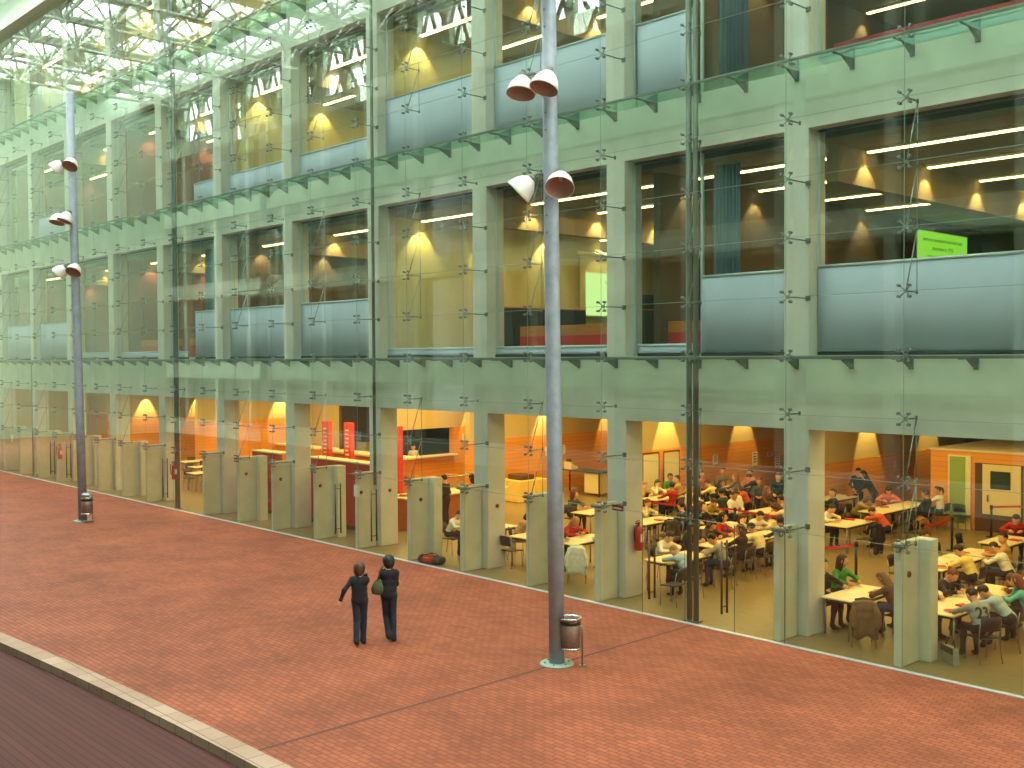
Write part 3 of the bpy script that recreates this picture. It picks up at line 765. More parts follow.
    A = np.array([q[0] for q in prims]); B = np.array([q[1] for q in prims]); r1 = np.array([q[2] for q in prims]); r2 = np.array([q[3] for q in prims]); mi = np.array([q[4] for q in prims])
    def dist(Pt):
        D = np.empty((len(prims), len(Pt)), np.float32)
        for i in range(len(prims)):
            ab = B[i]-A[i]; L = ab@ab; ap = Pt-A[i]; t = np.clip((ap@ab)/L, 0, 1) if L > 1e-12 else np.zeros(len(Pt))
            D[i] = np.linalg.norm(ap-t[:, None]*ab, axis=1)-(r1[i]+(r2[i]-r1[i])*t)
        return D
    def f(Pt):
        out = np.empty(len(Pt))
        for c in range(0, len(Pt), 60000):
            D = dist(Pt[c:c+60000]); k = 60.; mn = D.min(0); out[c:c+60000] = mn-np.log(np.exp(-k*(D-mn)).sum(0))/k*.8
        return out
    lo = np.minimum(A, B).min(0)-.16; hi = np.maximum(A, B).max(0)+.16
    V, Fq = surf_nets(f, lo, hi, h)
    V[:, 2] = np.maximum(V[:, 2], .001) if p.get('ground', 1) else V[:, 2]
    fc = V[Fq].mean(1); D = dist(fc)-np.where(mi == SKIN, .003, 0)[:, None]; fm = mi[D.argmin(0)]
    verts = [tuple(v) for v in V]; faces = [list(map(int, q)) for q in Fq]; fms = list(map(int, fm))
    mb = MB(); dummy = [mat('slot_%d' % i, (128, 128, 128)) for i in range(6)]; mb.mats = list(dummy)
    mb.v = verts; mb.f = faces; mb.m = fms; mb.sm = [True]*len(faces)
    for pts, rs in extra: mb.tube([tuple(q) for q in pts], rs, dummy[SKIN], 6)
    # features on the face: eyes, brows, mouth
    Mh = Matrix(((*hr,), (*hf,), (*hu,))).transposed().to_4x4(); Mh.translation = Vector(hd)
    for s in (-1, 1):
        mb.sphere((s*.032, .087, .018), (.012, .008, .007), dummy[DARK], 8, 4, M=Mh)
        mb.tube([(s*.018, .094, .038), (s*.036, .09, .041), (s*.05, .078, .036)], .0045, dummy[DARK], 5, M=Mh)
    mb.sphere((0, .09, -.058), (.022, .008, .007), dummy[LIPS], 8, 4, M=Mh)
    me = mb.mesh(name)
    return me, Mh, hd
SH = 1.04
def seated(**k):
    lean = k.get('lean', .12); nkz = k.get('nz', 1.03)
    p = dict(pelvis=(0, -.02, .585), neck=(0, lean, nkz), fem=k.get('fem', 0), right=(1, 0, 0),
             ll=((-.12, .40, .555), (-.13, .40, .10), (-.14, .53, .032)), lr=((.12, .42, .555), (.13, .36, .10), (.14, .49, .032)))
    p.update(k); return p
D_ = (0, 0, -1)
POSES = {
    'write': seated(lean=.2, nz=.98, neck=(0, .2, .98), head=(0, .32, 1.12), hf=(0, .75, -.66), hu=(0, .5, .8), wl=((-.13, .46, .815), (-1, -.3, -.05), (.6, .8, .0), D_, .35), wr=((.14, .47, .815), (1, -.3, -.05), (-.5, .85, .0), D_, .4)),
    'talk': seated(lean=.06, neck=(0, .06, 1.04), fem=1, head=(0, .1, 1.22), hf=(-.6, .8, -.12), wl=((-.1, .45, .82), (-1, -.2, -.3), (.5, .85, .1), D_, .35), wr=((.2, .42, .815), (1, -.2, -.3), (-.3, .9, 0), D_, .3)),
    'talkr': seated(lean=.04, neck=(0, .04, 1.05), head=(0, .08, 1.23), hf=(.65, .75, -.1), wl=((-.2, .44, .815), (-1, -.2, -.2), (.4, .9, 0), D_, .35), wr=((.1, .3, .68), (1, -.2, -.3), (-.6, .8, 0), D_, .5)),
    'elbow': seated(lean=.2, neck=(.02, .2, .98), fem=1, head=(.05, .29, 1.14), hf=(.1, .9, -.42), hu=(.25, .4, .85), wl=((-.1, .45, .815), (-1, -.3, -.1), (.7, .7, 0), D_, .3), wr=((.17, .34, 1.05), (.5, .4, -1), (-.35, -.1, .9), (-.8, -.2, 0), .5)),
    'slouch': seated(lean=-.03, neck=(0, -.03, 1.02), head=(0, .02, 1.2), hf=(0, .97, -.22), wl=((-.08, .22, .68), (-1, -.2, -.1), (.6, .8, -.1), D_, .5), wr=((.08, .25, .68), (1, -.2, -.1), (-.6, .8, -.1), D_, .5)),
    'hunch': seated(lean=.3, neck=(0, .3, .93), head=(0, .44, 1.02), hf=(.1, .6, -.8), hu=(0, .8, .5), wl=((-.05, .55, .82), (-1, -.2, .1), (.9, .4, 0), D_, .3), wr=((.05, .58, .83), (1, -.2, .1), (-.9, .4, 0), D_, .3)),
    'stand': dict(pelvis=(0, 0, .93), neck=(0, .03, 1.44), head=(0, .07, 1.6), hf=(.1, .95, -.3), fem=1, wl=((-.2, .22, 1.05), (-.5, -1, -.3), (.5, .8, .1), D_, .5), wr=((.2, .24, 1.06), (.5, -1, -.3), (-.5, .8, .1), D_, .5),
                  ll=((-.1, .03, .5), (-.11, 0, .09), (-.14, .13, .032)), lr=((.1, .05, .5), (.11, .0, .09), (.14, .13, .032))),
    'lean': dict(pelvis=(0, -.1, .92), neck=(0, .16, 1.37), head=(0, .25, 1.53), hf=(-.2, .9, -.4), wl=((-.17, .42, .95), (-1, -.5, 0), (.2, .9, -.2), D_, .4), wr=((.17, .42, .95), (1, -.5, 0), (-.2, .9, -.2), D_, .4),
                 ll=((-.1, .03, .5), (-.11, -.05, .09), (-.13, .08, .032)), lr=((.1, .0, .5), (.11, -.08, .09), (.13, .05, .032))),
}
BODIES = {}
def body(pose):
    if pose not in BODIES: BODIES[pose] = make_body('person_'+pose, POSES[pose])
    return BODIES[pose]

# hair, in the head's own frame (x right, y forward, z up)
HAIR = {}
def hair_mesh(style):
    if style in HAIR: return HAIR[style]
    mb = MB(); hm = mat('hair_slot', (40, 28, 20)); nu, nv = 28, 18; vs = []; fs = []
    for j in range(nv+1):
        th = math.pi*j/nv
        for i in range(nu):
            a = 2*math.pi*i/nu
            dx, dy, dz = math.sin(th)*math.sin(a), math.sin(th)*math.cos(a), math.cos(th)
            rx, ry, rz = .101, .112, .104; s = 1.; ox = oy = oz = 0.
            front = dy > .42 and abs(dx) < .8
            if front and dz < .42: s = .72
            elif dy > .12 and dz < -.05 and style in ('short', 'pony', 'bun', 'crop'): s = .78
            elif dz < -.8 and style in ('short', 'pony', 'bun', 'crop'): s = .74
            wob = .02*math.sin(7*a+3*th)*math.sin(5*th)
            if style == 'curly': s *= 1.12+.07*math.sin(9*a)*math.sin(8*th)
            elif style == 'crop': s *= .965
            else: s *= 1.02+wob+.025*math.sin(13*a+2)*math.sin(11*th)
            x, y, z = dx*rx*s, dy*ry*s-.012, dz*rz*s+.038
            if style == 'wavy' and s > .9: x *= 1.13+.06*math.sin(9*a+5*th); y = y*(1.1+.05*math.sin(8*a+3*th))-.01; z += .012*math.sin(6*a)*math.sin(4*th); z -= .085*max(0, -dz); y -= .02*max(0, -dz)
            if style in ('long', 'bob', 'curly') and dz < .0 and dy < .3 and s > .9:
                ln = {'long': .30, 'bob': .10, 'curly': .13}[style]
                z -= ln*min(1, -dz*1.3); y -= .02*min(1, -dz*1.5); x *= 1+.12*min(1, -dz*1.5)
                if style == 'long': x += .012*math.sin(a*11); y = min(y, .02)
            vs.append((x, y, z))
    for j in range(nv):
        for i in range(nu): fs.append((j*nu+i, (j+1)*nu+i, (j+1)*nu+(i+1) % nu, j*nu+(i+1) % nu))
    mb.add(vs, fs, hm, True)
    if style == 'pony': mb.tube([(0, -.1, .06), (0, -.15, .05), (0, -.17, -.04), (0, -.15, -.16)], [.022, .035, .034, .012], hm, 8)
    if style == 'bun': mb.sphere((0, -.12, .07), .045, hm)
    me = mb.mesh('hair_'+style); HAIR[style] = me; return me
HC = {'black': (24, 18, 16), 'dark': (38, 26, 20), 'brown': (74, 44, 26), 'auburn': (112, 54, 28), 'blonde': (176, 128, 70), 'grey': (110, 100, 90), 'tan': (128, 92, 52)}
SKINS = [(214, 160, 124), (196, 140, 104), (224, 174, 140)]
TC = {'black': (24, 24, 28), 'navy': (28, 32, 48), 'white': (236, 232, 220), 'cream': (232, 218, 176), 'red': (178, 34, 30), 'orange': (206, 84, 48), 'green': (40, 140, 44), 'dgreen': (44, 74, 44), 'olive': (118, 102, 54),
      'yellow': (238, 214, 120), 'grey': (150, 152, 146), 'lblue': (168, 196, 206), 'turq': (90, 190, 186), 'brown': (92, 58, 38), 'pink': (222, 120, 110), 'khaki': (160, 134, 78), 'jeans': (52, 66, 92), 'dgrey': (66, 66, 66), 'tan': (196, 152, 92)}
def dress(o, pose, top, pants, shoe=(30, 26, 24), skin=0):
    ms = [cmat('skin', SKINS[skin]), cmat('cloth', TC[top]), cmat('cloth', TC[pants]), cmat('shoe', shoe), mat('eye_dark', (26, 18, 14), .4), mat('lips', (168, 84, 76), .6)]
    for i, m in enumerate(ms): o.material_slots[i].link = 'OBJECT'; o.material_slots[i].material = m
def person(pose, x, y, head, top, label, hair='short', hc='dark', pants='jeans', z=0., group=None, seat=True):
    """x, y: where the hips are; head: compass heading in degrees"""
    me, Mh, hd = body(pose)
    o = link('person', me); o.location = (x, y, z); o.rotation_euler = (0, 0, R(head-90))
    tag(o, label, 'person', group); dress(o, pose, top, pants, skin=random.choice((0, 0, 1, 2)))
    h = link('hair', hair_mesh(hair), o); h.matrix_local = Mh
    h.material_slots[0].link = 'OBJECT'; h.material_slots[0].material = mat('hair_'+hc, HC[hc], .55, noise=.25, nscale=30)
    return o

# ------------------------------------------------------------------ furniture
def chair_fn():
    o = empty('chair')
    def curved(y0, bow, z0, z1, w, th, tilt):
        q = MB(); n = 8; vs = []; fs = []
        for s in (0, 1):
            for j in range(n+1):
                u = -1+2*j/n; x = u*w; y = y0-bow*(1-u*u)+(th if s else 0)
                zz = .02*(1-u*u)
                vs += [(x, y, z0), (x, y-tilt*.5, (z0+z1)/2), (x*.97, y-tilt, z1+zz)]
        k = (n+1)*3
        for j in range(n):
            a = j*3
            for t in (0, 1): fs += [(a+t, a+t+1, a+t+4, a+t+3), (k+a+t, k+a+t+3, k+a+t+4, k+a+t+1)]
            fs += [(a, a+3, k+a+3, k+a), (a+2, k+a+2, k+a+5, a+5)]
        fs += [(0, k, k+1, 1), (1, k+1, k+2, 2), (n*3, n*3+1, k+n*3+1, k+n*3), (n*3+1, n*3+2, k+n*3+2, k+n*3+1)]
        q.add(vs, fs, navy, True); return q
    curved(-.2, .035, .58, .83, .21, .014, .045).build('backrest', o)
    q = MB(); n = 8; prof = [(-.2, .012), (-.12, 0), (.05, -.006), (.17, 0), (.21, -.022)]; vs = []; fs = []
    for dz in (0, -.016):
        for y, z in prof:
            for j in range(n+1): u = -1+2*j/n; vs.append((u*.21, y, .452+z+dz+.008*u*u))
    w = n+1; k = w*len(prof)
    for i in range(len(prof)-1):
        for j in range(n): a = i*w+j; fs += [(a, a+1, a+w+1, a+w), (k+a, k+a+w, k+a+w+1, k+a+1)]
    for j in range(n): fs += [(j, k+j, k+j+1, j+1), (k-w+j, k-w+j+1, 2*k-w+j+1, 2*k-w+j)]
    for i in range(len(prof)-1): fs += [(i*w, (i+1)*w, k+(i+1)*w, k+i*w), (i*w+n, k+i*w+n, k+(i+1)*w+n, (i+1)*w+n)]
    q.add(vs, fs, navy, True); q.build('seat', o)
    for sx in (-1, 1):
        q = MB(); q.tube([(sx*.19, .17, .435), (sx*.215, .2, 0)], .011, steel, 6); q.build('leg', o)
        q = MB(); q.tube([(sx*.21, -.225, .76), (sx*.2, -.18, .5), (sx*.2, -.17, .43), (sx*.225, -.24, 0)], .011, steel, 6); q.build('leg', o)
    q = MB(); q.tube([(-.19, .15, .43), (.19, .15, .43)], .009, steel, 6); q.tube([(-.195, -.15, .43), (.195, -.15, .43)], .009, steel, 6); q.build('frame', o)
    return o
CH = Proto(chair_fn)
def chair(x, y, head, label, group=None):
    o = CH((x, y, 0), R(head-90)); tag(o, label, 'chair', group or 'navy chairs of the study hall'); return o
def table_fn():
    o = empty('study_table')
    q = MB(); q.box(-.4, .4, -.8, .8, .715, .745, cream_lam, bev=.008); q.build('tabletop', o)
    q = MB(); q.box(-.34, .34, -.72, -.69, .66, .715, grey_dark); q.box(-.34, .34, .69, .72, .66, .715, grey_dark); q.box(-.36, -.33, -.7, .7, .66, .715, grey_dark); q.box(.33, .36, -.7, .7, .66, .715, grey_dark); q.build('apron', o)
    for sx in (-1, 1):
        for sy in (-1, 1): q = MB(); q.tube([(sx*.345, sy*.705, .715), (sx*.345, sy*.705, 0)], .022, steel, 8); q.build('leg', o)
    return o
TB = Proto(table_fn)
PAPER = Proto(lambda: MB().box(-.105, .105, -.15, .15, 0, .004, white_paper).build('paper_sheet'))
def book_fn(m):
    def fn():
        o = empty('book'); MB().box(-.1, .1, -.14, .14, 0, .004, m).box(-.1, .1, -.14, .14, .026, .03, m).box(-.1, -.096, -.14, .14, 0, .03, m).build('cover', o)
        MB().box(-.096, .094, -.134, .134, .004, .026, white_paper).build('pages', o); return o
    return fn
BK = {'red': Proto(book_fn(book_red)), 'blue': Proto(book_fn(book_blue))}
def table(x, y, label, papers=3, books=()):
    o = TB((x, y, 0)); tag(o, label, 'table', 'cream study tables of the hall')
    spots = [(-.22, -.6), (.22, -.45), (-.2, -.05), (.2, .1), (-.22, .5), (.2, .6)]
    rs = random.sample(spots, min(6, papers+len(books)))
    for j, (a, b) in enumerate(rs):
        if j < papers:
            p = PAPER((x+a, y+b, .746), random.uniform(1., 2.1)); tag(p, 'white paper sheet lying on a cream study table', 'paper', 'loose paper sheets on the study tables')
        else:
            c = books[j-papers]; p = BK[c]((x+a, y+b, .746), random.uniform(0, 3)); tag(p, '%s covered book lying on the %s' % (c, label), 'book', 'books on the ' + label)
    return o
def coat(x, y, head, c, label, ln=.55, fur=None):
    """a coat hung over a chair's backrest, its two sleeves hanging down"""
    m_ = cmat('cloth', c); o = empty('coat', (x, y, 0), R(head-90)); tag(o, label, 'coat')
    prof = [(-.13, .60), (-.145, .74), (-.185, .845), (-.245, .885), (-.30, .845), (-.315, .7), (-.325, .55), (-.335, .84-ln)]
    pp = []
    for i in range(len(prof)-1):
        for q_ in range(3): u = q_/3; pp.append((prof[i][0]*(1-u)+prof[i+1][0]*u, prof[i][1]*(1-u)+prof[i+1][1]*u))
    prof = pp+[prof[-1]]; nn = len(prof)-1
    n = 12; vs = []; fs = []
    for off in (0, .03):
        for i, (py, pz) in enumerate(prof):
            for j in range(n+1):
                u = -1+2*j/n; w = .215+.03*max(0, (i-9))/12
                fold = .016*math.sin(u*8+i*.25)*(i/nn)-.02*abs(math.sin(i*1.05))*(i > 9 and off > 0); oy = off if py > -.245 else -off
                oz = off if 6 <= i <= 12 else 0
                sag = -.05*abs(u)**3*(1 if 5 <= i <= 13 else 0)
                vs.append((u*w, py+(oy if i != 9 else 0)+fold, pz+oz+sag+(.035*math.sin(u*5+1) if i == nn else 0)))
    w_ = n+1; k = w_*len(prof)
    for i in range(len(prof)-1):
        for j in range(n): a = i*w_+j; fs += [(a, a+1, a+w_+1, a+w_), (k+a, k+a+w_, k+a+w_+1, k+a+1)]
    for j in range(n): fs += [(j, k+j, k+j+1, j+1), (k-w_+j, k-w_+j+1, 2*k-w_+j+1, 2*k-w_+j)]
    for i in range(len(prof)-1): fs += [(i*w_, (i+1)*w_, k+(i+1)*w_, k+i*w_), (i*w_+n, k+i*w_+n, k+(i+1)*w_+n, (i+1)*w_+n)]
    q = MB(); q.add(vs, fs, m_, True); q.build('body', o)
    for s in (-1, 1): q = MB(); q.tube([(s*.18, -.33, .8), (s*.235, -.355, .66), (s*.24, -.375, .48), (s*.21, -.39, .4)], [.045, .056, .052, .046], m_, 10); q.build('sleeve', o)
    q = MB(); q.tube([(-.16, -.2, .895), (0, -.2, .915), (.16, -.2, .895)], [.03, .04, .03], cmat('cloth', fur or c), 8); q.build('collar', o)
    return o

seats = []
def sit(pose, x, y, head, top, desc, hair='short', hc='dark', pants='jeans'):
    person(pose, x, y, head, top, desc, hair, hc, pants)
    chair(x, y, head, 'navy chair with steel legs occupied by the ' + desc.split(' seated')[0].split(' person')[0].strip() + ' person' if False else 'navy chair under the ' + desc)

# --- right bay, near the glass
table(-10.62, 19.5, 'cream table just behind the foremost column', 2)
sit('talkr', -11.42, 19.35, 0, 'black', 'person in dark suit at table behind the foremost column', 'short', 'black', 'black')
sit('talk', -11.42, 20.1, 350, 'green', 'person in bright green top facing out', 'long', 'dark', 'black')
sit('write', -9.82, 19.5, 180, 'brown', 'person with long light brown hair, back turned', 'long', 'tan', 'jeans')
sit('elbow', -9.82, 20.3, 180, 'pink', 'person with black hair and pink sleeve', 'long', 'black', 'black')
chair(-10.05, 18.55, 128, 'navy chair covered by the brown quilted jacket')
coat(-10.05, 18.55, 128, (128, 96, 60), 'brown quilted jacket hung on the chair nearest the glass', .62, (90, 64, 40))
table(-8.85, 19.75, 'cream table with red folder beside the grey numbered shirt', 2, ('red', 'red'))
table(-8.85, 21.4, 'cream table with crowded heads behind the grey numbered shirt', 3)
k23 = person('write', -8.0, 19.1, 148, 'grey', 'person in grey shirt with number 23 on the back', 'short', 'black', 'black')
chair(-8.0, 19.1, 148, 'navy chair under the person in the grey number 23 shirt')
sit('hunch', -7.98, 20.2, 190, 'lblue', 'person in pale blue shirt bent low over table', 'short', 'black', 'navy')
sit('elbow', -7.85, 20.95, 185, 'turq', 'person in turquoise top with long auburn hair', 'long', 'auburn', 'black')
sit('hunch', -8.05, 21.75, 200, 'brown', 'person with face resting on hand at crowded table', 'short', 'brown', 'navy')
sit('elbow', -9.66, 19.95, 0, 'cream', 'person in pale top leaning on elbow by slab edge', 'short', 'brown', 'jeans')
sit('write', -9.62, 20.75, 0, 'navy', 'person with red hair bowing over papers', 'bun', 'auburn', 'navy')
table(-10.85, 23.6, 'cream table before the yellow shirt', 2, ('red',))
table(-10.85, 25.25, 'cream table with red books behind the yellow shirt', 2, ('red', 'red'))
table(-11.05, 27.75, 'cream table in front of person in red sweater', 1, ('red',))
table(-8.55, 23.4, 'cream table cut by the right picture edge', 1)
sit('write', -10.05, 23.45, 180, 'yellow', 'person in yellow shirt seen from behind', 'short', 'dark', 'black')
sit('talk', -10.0, 25.2, 200, 'tan', 'person in tan shirt talking beside white striped shirt', 'short', 'black', 'black')
sit('write', -9.65, 24.4, 185, 'white', 'person in white striped shirt at right', 'crop', 'dark', 'navy')
sit('slouch', -11.6, 24.3, 10, 'black', 'person whose dark head shows just above the slab', 'short', 'dark', 'black')
sit('write', -11.4, 29.3, 290, 'red', 'person in red sweater behind the right rear table', 'bob', 'dark', 'black')
for x, y, h, t in ((-11.65, 23.3, 0, 'left of the table before the yellow shirt'), (-10.05, 26.0, 180, 'behind person in tan shirt'), (-10.25, 27.4, 180, 'right of table before the red sweater'), (-11.85, 27.3, 0, 'left of table before the red sweater'), (-7.75, 23.1, 180, 'at the right edge table'), (-11.65, 25.6, 0, 'between posts and red books')):
    chair(x, y, h, 'empty navy chair ' + t)
# --- behind: long tables by the timber wall
table(-15.9, 30.6, 'cream table near person in pink top', 3, ('red',))
table(-15.9, 32.2, 'cream far table against timber corner', 2)
sit('write', -16.7, 32.5, 300, 'pink', 'person in pink top facing out by timber wall', 'long', 'black', 'black')
sit('talk', -15.05, 32.7, 180, 'white', 'person in white jumper at end of far table', 'pony', 'black', 'jeans')
sit('slouch', -15.1, 31.8, 180, 'black', 'person in black coat beside the white jumper', 'short', 'black', 'black')
sit('hunch', -16.7, 30.4, 0, 'khaki', 'person in khaki with brown hair bent at far table', 'curly', 'brown', 'olive')
table(-18.4, 32.2, 'cream far table left of the long haired pair', 2, ('red',))
person('lean', -17.4, 32.7, 200, 'black', 'person in black leaning over with long dark hair', 'long', 'black', 'black')
person('lean', -18.3, 33.5, 300, 'black', 'person in dark clothes bending over far table', 'short', 'black', 'black')
table(-15.35, 27.55, 'cream table with coats behind the foremost column', 4, ('red',))
sit('write', -16.1, 27.4, 0, 'white', 'person in white top reading behind the foremost column', 'short', 'dark', 'navy')
sit('hunch', -14.55, 28.3, 185, 'orange', 'person in orange top behind the brown coat', 'short', 'brown', 'navy')
chair(-14.5, 27.0, 180, 'navy chair covered by the black long coat'); coat(-14.5, 27.0, 180, (26, 24, 26), 'long black coat over chair behind the foremost column', .75)
chair(-14.1, 28.9, 180, 'navy chair covered by the tan coat'); coat(-14.1, 28.9, 180, (150, 104, 50), 'tan coat over chair near the long cream table', .7, (120, 80, 40))
chair(-15.1, 30.4, 180, 'empty navy chair with tall legs in front of far cream table'); chair(-14.5, 33.0, 90, 'empty navy chair against the timber corner')
chair(-15.1, 29.9, 180, 'empty navy chair at near end of the far cream table')
# --- middle bay crowd
table(-15.55, 20.0, 'cream table by the doors with pale blue hoodie', 3)
table(-15.9, 22.4, 'cream table of the red chair', 3, ('red',)); table(-15.9, 24.05, 'cream table of the red sweater and white shirts', 4)
table(-19.6, 24.0, 'cream table strewn with dark coats', 3, ('red', 'red')); table(-17.5, 24.6, 'cream table before the black haired face', 3)
table(-20.4, 28.1, 'cream table before the green jumper', 3); table(-22.55, 28.2, 'cream table of the red jumper behind the tape', 3)
table(-18.3, 28.3, 'cream table under the standing man in black', 4); table(-22.5, 31.9, 'cream rear table under the timber wall', 3)
sit('write', -16.4, 20.35, 0, 'white', 'person in white printed t-shirt by door handles', 'short', 'black', 'black')
sit('hunch', -14.72, 19.35, 178, 'lblue', 'person in pale blue hoodie hunched over', 'crop', 'blonde', 'navy')
sit('write', -14.85, 20.9, 200, 'grey', 'person in grey top behind the double mast', 'short', 'black', 'jeans')
chair(-14.6, 18.6, 185, 'empty navy chair nearest the glass doors'); chair(-16.4, 19.2, 0, 'empty navy chair by the fire extinguisher column')
sit('talk', -15.05, 21.95, 180, 'black', 'person with long brown hair on the red chair', 'long', 'brown', 'black')
sit('write', -15.1, 22.85, 180, 'cream', 'person in cream top with dark headband', 'short', 'black', 'black')
sit('talkr', -15.08, 23.75, 185, 'black', 'person in black jacket back turned near column', 'short', 'black', 'black')
sit('write', -15.1, 24.6, 180, 'white', 'person in white top half hidden by column', 'bob', 'dark', 'jeans')
sit('write', -16.75, 21.8, 5, 'navy', 'person in dark jacket over chair back, mid hall', 'short', 'black', 'black')
sit('talk', -16.72, 23.3, 0, 'red', 'person in red sweater in the middle of the crowd', 'bob', 'black', 'black')
sit('elbow', -16.7, 23.95, 0, 'cream', 'person with brown curls in cream top', 'curly', 'brown', 'jeans')
sit('write', -16.75, 24.85, 345, 'white', 'person in white shirt facing out before the tape', 'short', 'black', 'black')
sit('talk', -18.3, 24.6, 330, 'black', 'person in black with dark hair facing out', 'long', 'black', 'black')
sit('slouch', -18.8, 24.35, 180, 'dgrey', 'person in charcoal top beside dark coats', 'short', 'dark', 'black')
sit('elbow', -20.42, 24.5, 0, 'cream', 'person in cream top beside the column edge', 'bob', 'auburn', 'jeans')
chair(-18.8, 23.5, 180, 'navy chair under the heap of dark coats'); coat(-18.8, 23.5, 180, (44, 42, 34), 'dark green coat over chair behind the mast', .6)
chair(-16.7, 25.6, 180, 'navy chair with cream coat'); coat(-16.7, 25.4, 180, (222, 204, 150), 'cream coat over chair under the red tape', .5)
sit('talkr', -19.6, 27.5, 180, 'dgreen', 'person in dark green jumper back turned behind tape', 'short', 'black', 'black')
sit('elbow', -19.62, 28.5, 180, 'white', 'person in white top with hand to face behind tape', 'short', 'brown', 'jeans')
sit('talk', -21.15, 27.75, 0, 'yellow', 'person in yellow top with bare arms behind the tape', 'bun', 'dark', 'jeans')
sit('talkr', -21.75, 27.75, 180, 'red', 'person in red jumper seen between column and mast', 'short', 'black', 'black')
sit('write', -21.75, 28.75, 180, 'khaki', 'person in khaki top left of the mast', 'short', 'tan', 'olive')
sit('elbow', -23.35, 27.9, 0, 'tan', 'person with fair hair at the column edge', 'long', 'blonde', 'jeans')
sit('talk', -22.85, 29.5, 200, 'tan', 'person in beige top with black hair left of the mast', 'short', 'black', 'black')
sit('write', -21.6, 29.9, 190, 'yellow', 'person in pale yellow shirt with black hair', 'short', 'black', 'black')
sit('talk', -23.32, 31.3, 330, 'orange', 'person in orange red top beside the mast', 'bob', 'black', 'black')
sit('talkr', -23.3, 32.6, 330, 'olive', 'person in olive jumper against the timber wall', 'pony', 'black', 'black')
sit('talk', -21.7, 31.3, 190, 'brown', 'person in brown top with fair streaked hair', 'long', 'tan', 'black')
sit('slouch', -22.4, 33.1, 270, 'pink', 'person in pink striped top at rear table', 'bun', 'black', 'black')
sit('slouch', -19.1, 27.35, 350, 'white', 'person in white shirt behind red tape', 'short', 'black', 'black')
sit('write', -17.55, 28.75, 180, 'dgrey', 'person in grey top near the standing man', 'bob', 'brown', 'black')
sit('elbow', -17.5, 27.85, 180, 'tan', 'person in tan top below the standing man', 'short', 'dark', 'jeans')
sit('talk', -19.1, 29.0, 10, 'brown', 'person with red brown hair behind white shirt', 'long', 'auburn', 'black')
person('lean', -19.5, 30.4, 310, 'black', 'person standing in black jacket and glasses at rear', 'crop', 'black', 'black')
sit('slouch', -20.6, 31.0, 300, 'dgrey', 'person in dark grey beside the standing man', 'short', 'dark', 'black')
for x, y, h, t in ((-21.2, 28.7, 0, 'beside the yellow top'), (-18.25, 25.2, 0, 'by the black haired face')):
    chair(x, y, h, 'empty navy chair ' + t)
for pose, x, y, h, top, hs, hc, t in (
    ('write', -22.5, 30.3, 200, 'brown', 'short', 'dark', 'person in brown between beige top and timber wall'),
    ('talk', -21.2, 29.5, 350, 'black', 'long', 'black', 'person in black facing out left of the green jumper'),
    ('write', -20.1, 29.6, 200, 'orange', 'bob', 'brown', 'person in orange behind the hand-to-face white top'),
    ('talk', -18.3, 29.6, 290, 'red', 'short', 'dark', 'person in red at far end below the standing man'),
    ('elbow', -23.35, 28.6, 0, 'white', 'bob', 'dark', 'person in white at the table of the red jumper'),
    ('write', -19.2, 26.0, 0, 'khaki', 'short', 'brown', 'person in khaki just behind the crowd post'),
    ('hunch', -17.0, 27.2, 200, 'cream', 'curly', 'brown', 'person in cream bent behind the red tape near column'),
    ('write', -16.75, 22.65, 350, 'dgrey', 'long', 'dark', 'person in charcoal opposite the cream headband'),
    ('talkr', -20.4, 23.6, 0, 'navy', 'short', 'black', 'person in navy left of the dark coats'),
    ('slouch', -23.6, 29.9, 330, 'green', 'short', 'black', 'person in green at left of the mast, rear'),
    ('talk', -17.1, 29.9, 230, 'navy', 'pony', 'black', 'person in navy right of the standing man'),
    ('write', -21.6, 32.4, 190, 'black', 'short', 'black', 'person in black at rear table before the tall notice')):
    sit(pose, x, y, h, top, t, hs, hc, 'black')
# --- bay left of the extinguisher column
table(-18.85, 20.2, 'cream table with white jacket chair', 3); table(-22.0, 24.3, 'cream table in front of curly haired person', 3); table(-20.2, 20.0, 'empty cream table left of the near lamp', 0)
sit('write', -19.63, 20.45, 0, 'red', 'person with blond hair and red scarf', 'long', 'blonde', 'black')
sit('elbow', -19.3, 19.45, 20, 'black', 'person in black coat with dark hair behind white jacket', 'short', 'dark', 'black')
sit('write', -18.02, 20.5, 180, 'white', 'person in white top reading beside extinguisher column', 'short', 'black', 'navy')
chair(-17.75, 18.85, 130, 'navy chair with the white jacket'); coat(-17.75, 18.85, 130, (236, 228, 200), 'white jacket hung on chair near extinguisher column', .6)
sit('talk', -22.85, 24.05, 0, 'dgrey', 'person with curly auburn hair and patterned top', 'curly', 'auburn', 'black')
chair(-21.2, 24.0, 180, 'empty navy chair right of the curly haired person'); chair(-21.2, 24.8, 180, 'empty navy chair at far side of curly haired person')
sit('write', -21.05, 20.0, 60, 'tan', 'person with dark bob left of empty table', 'bob', 'black', 'olive')
sit('slouch', -21.05, 20.75, 60, 'black', 'person with black hair hidden by lamp slab', 'bob', 'black', 'black')
chair(-19.55, 19.45, 100, 'empty navy chair drawn up at the empty table') if False else None
chair(-20.2, 18.95, 90, 'empty navy chair with back to glass at the empty table'); chair(-20.2, 21.1, 270, 'empty navy chair at far end of empty table')
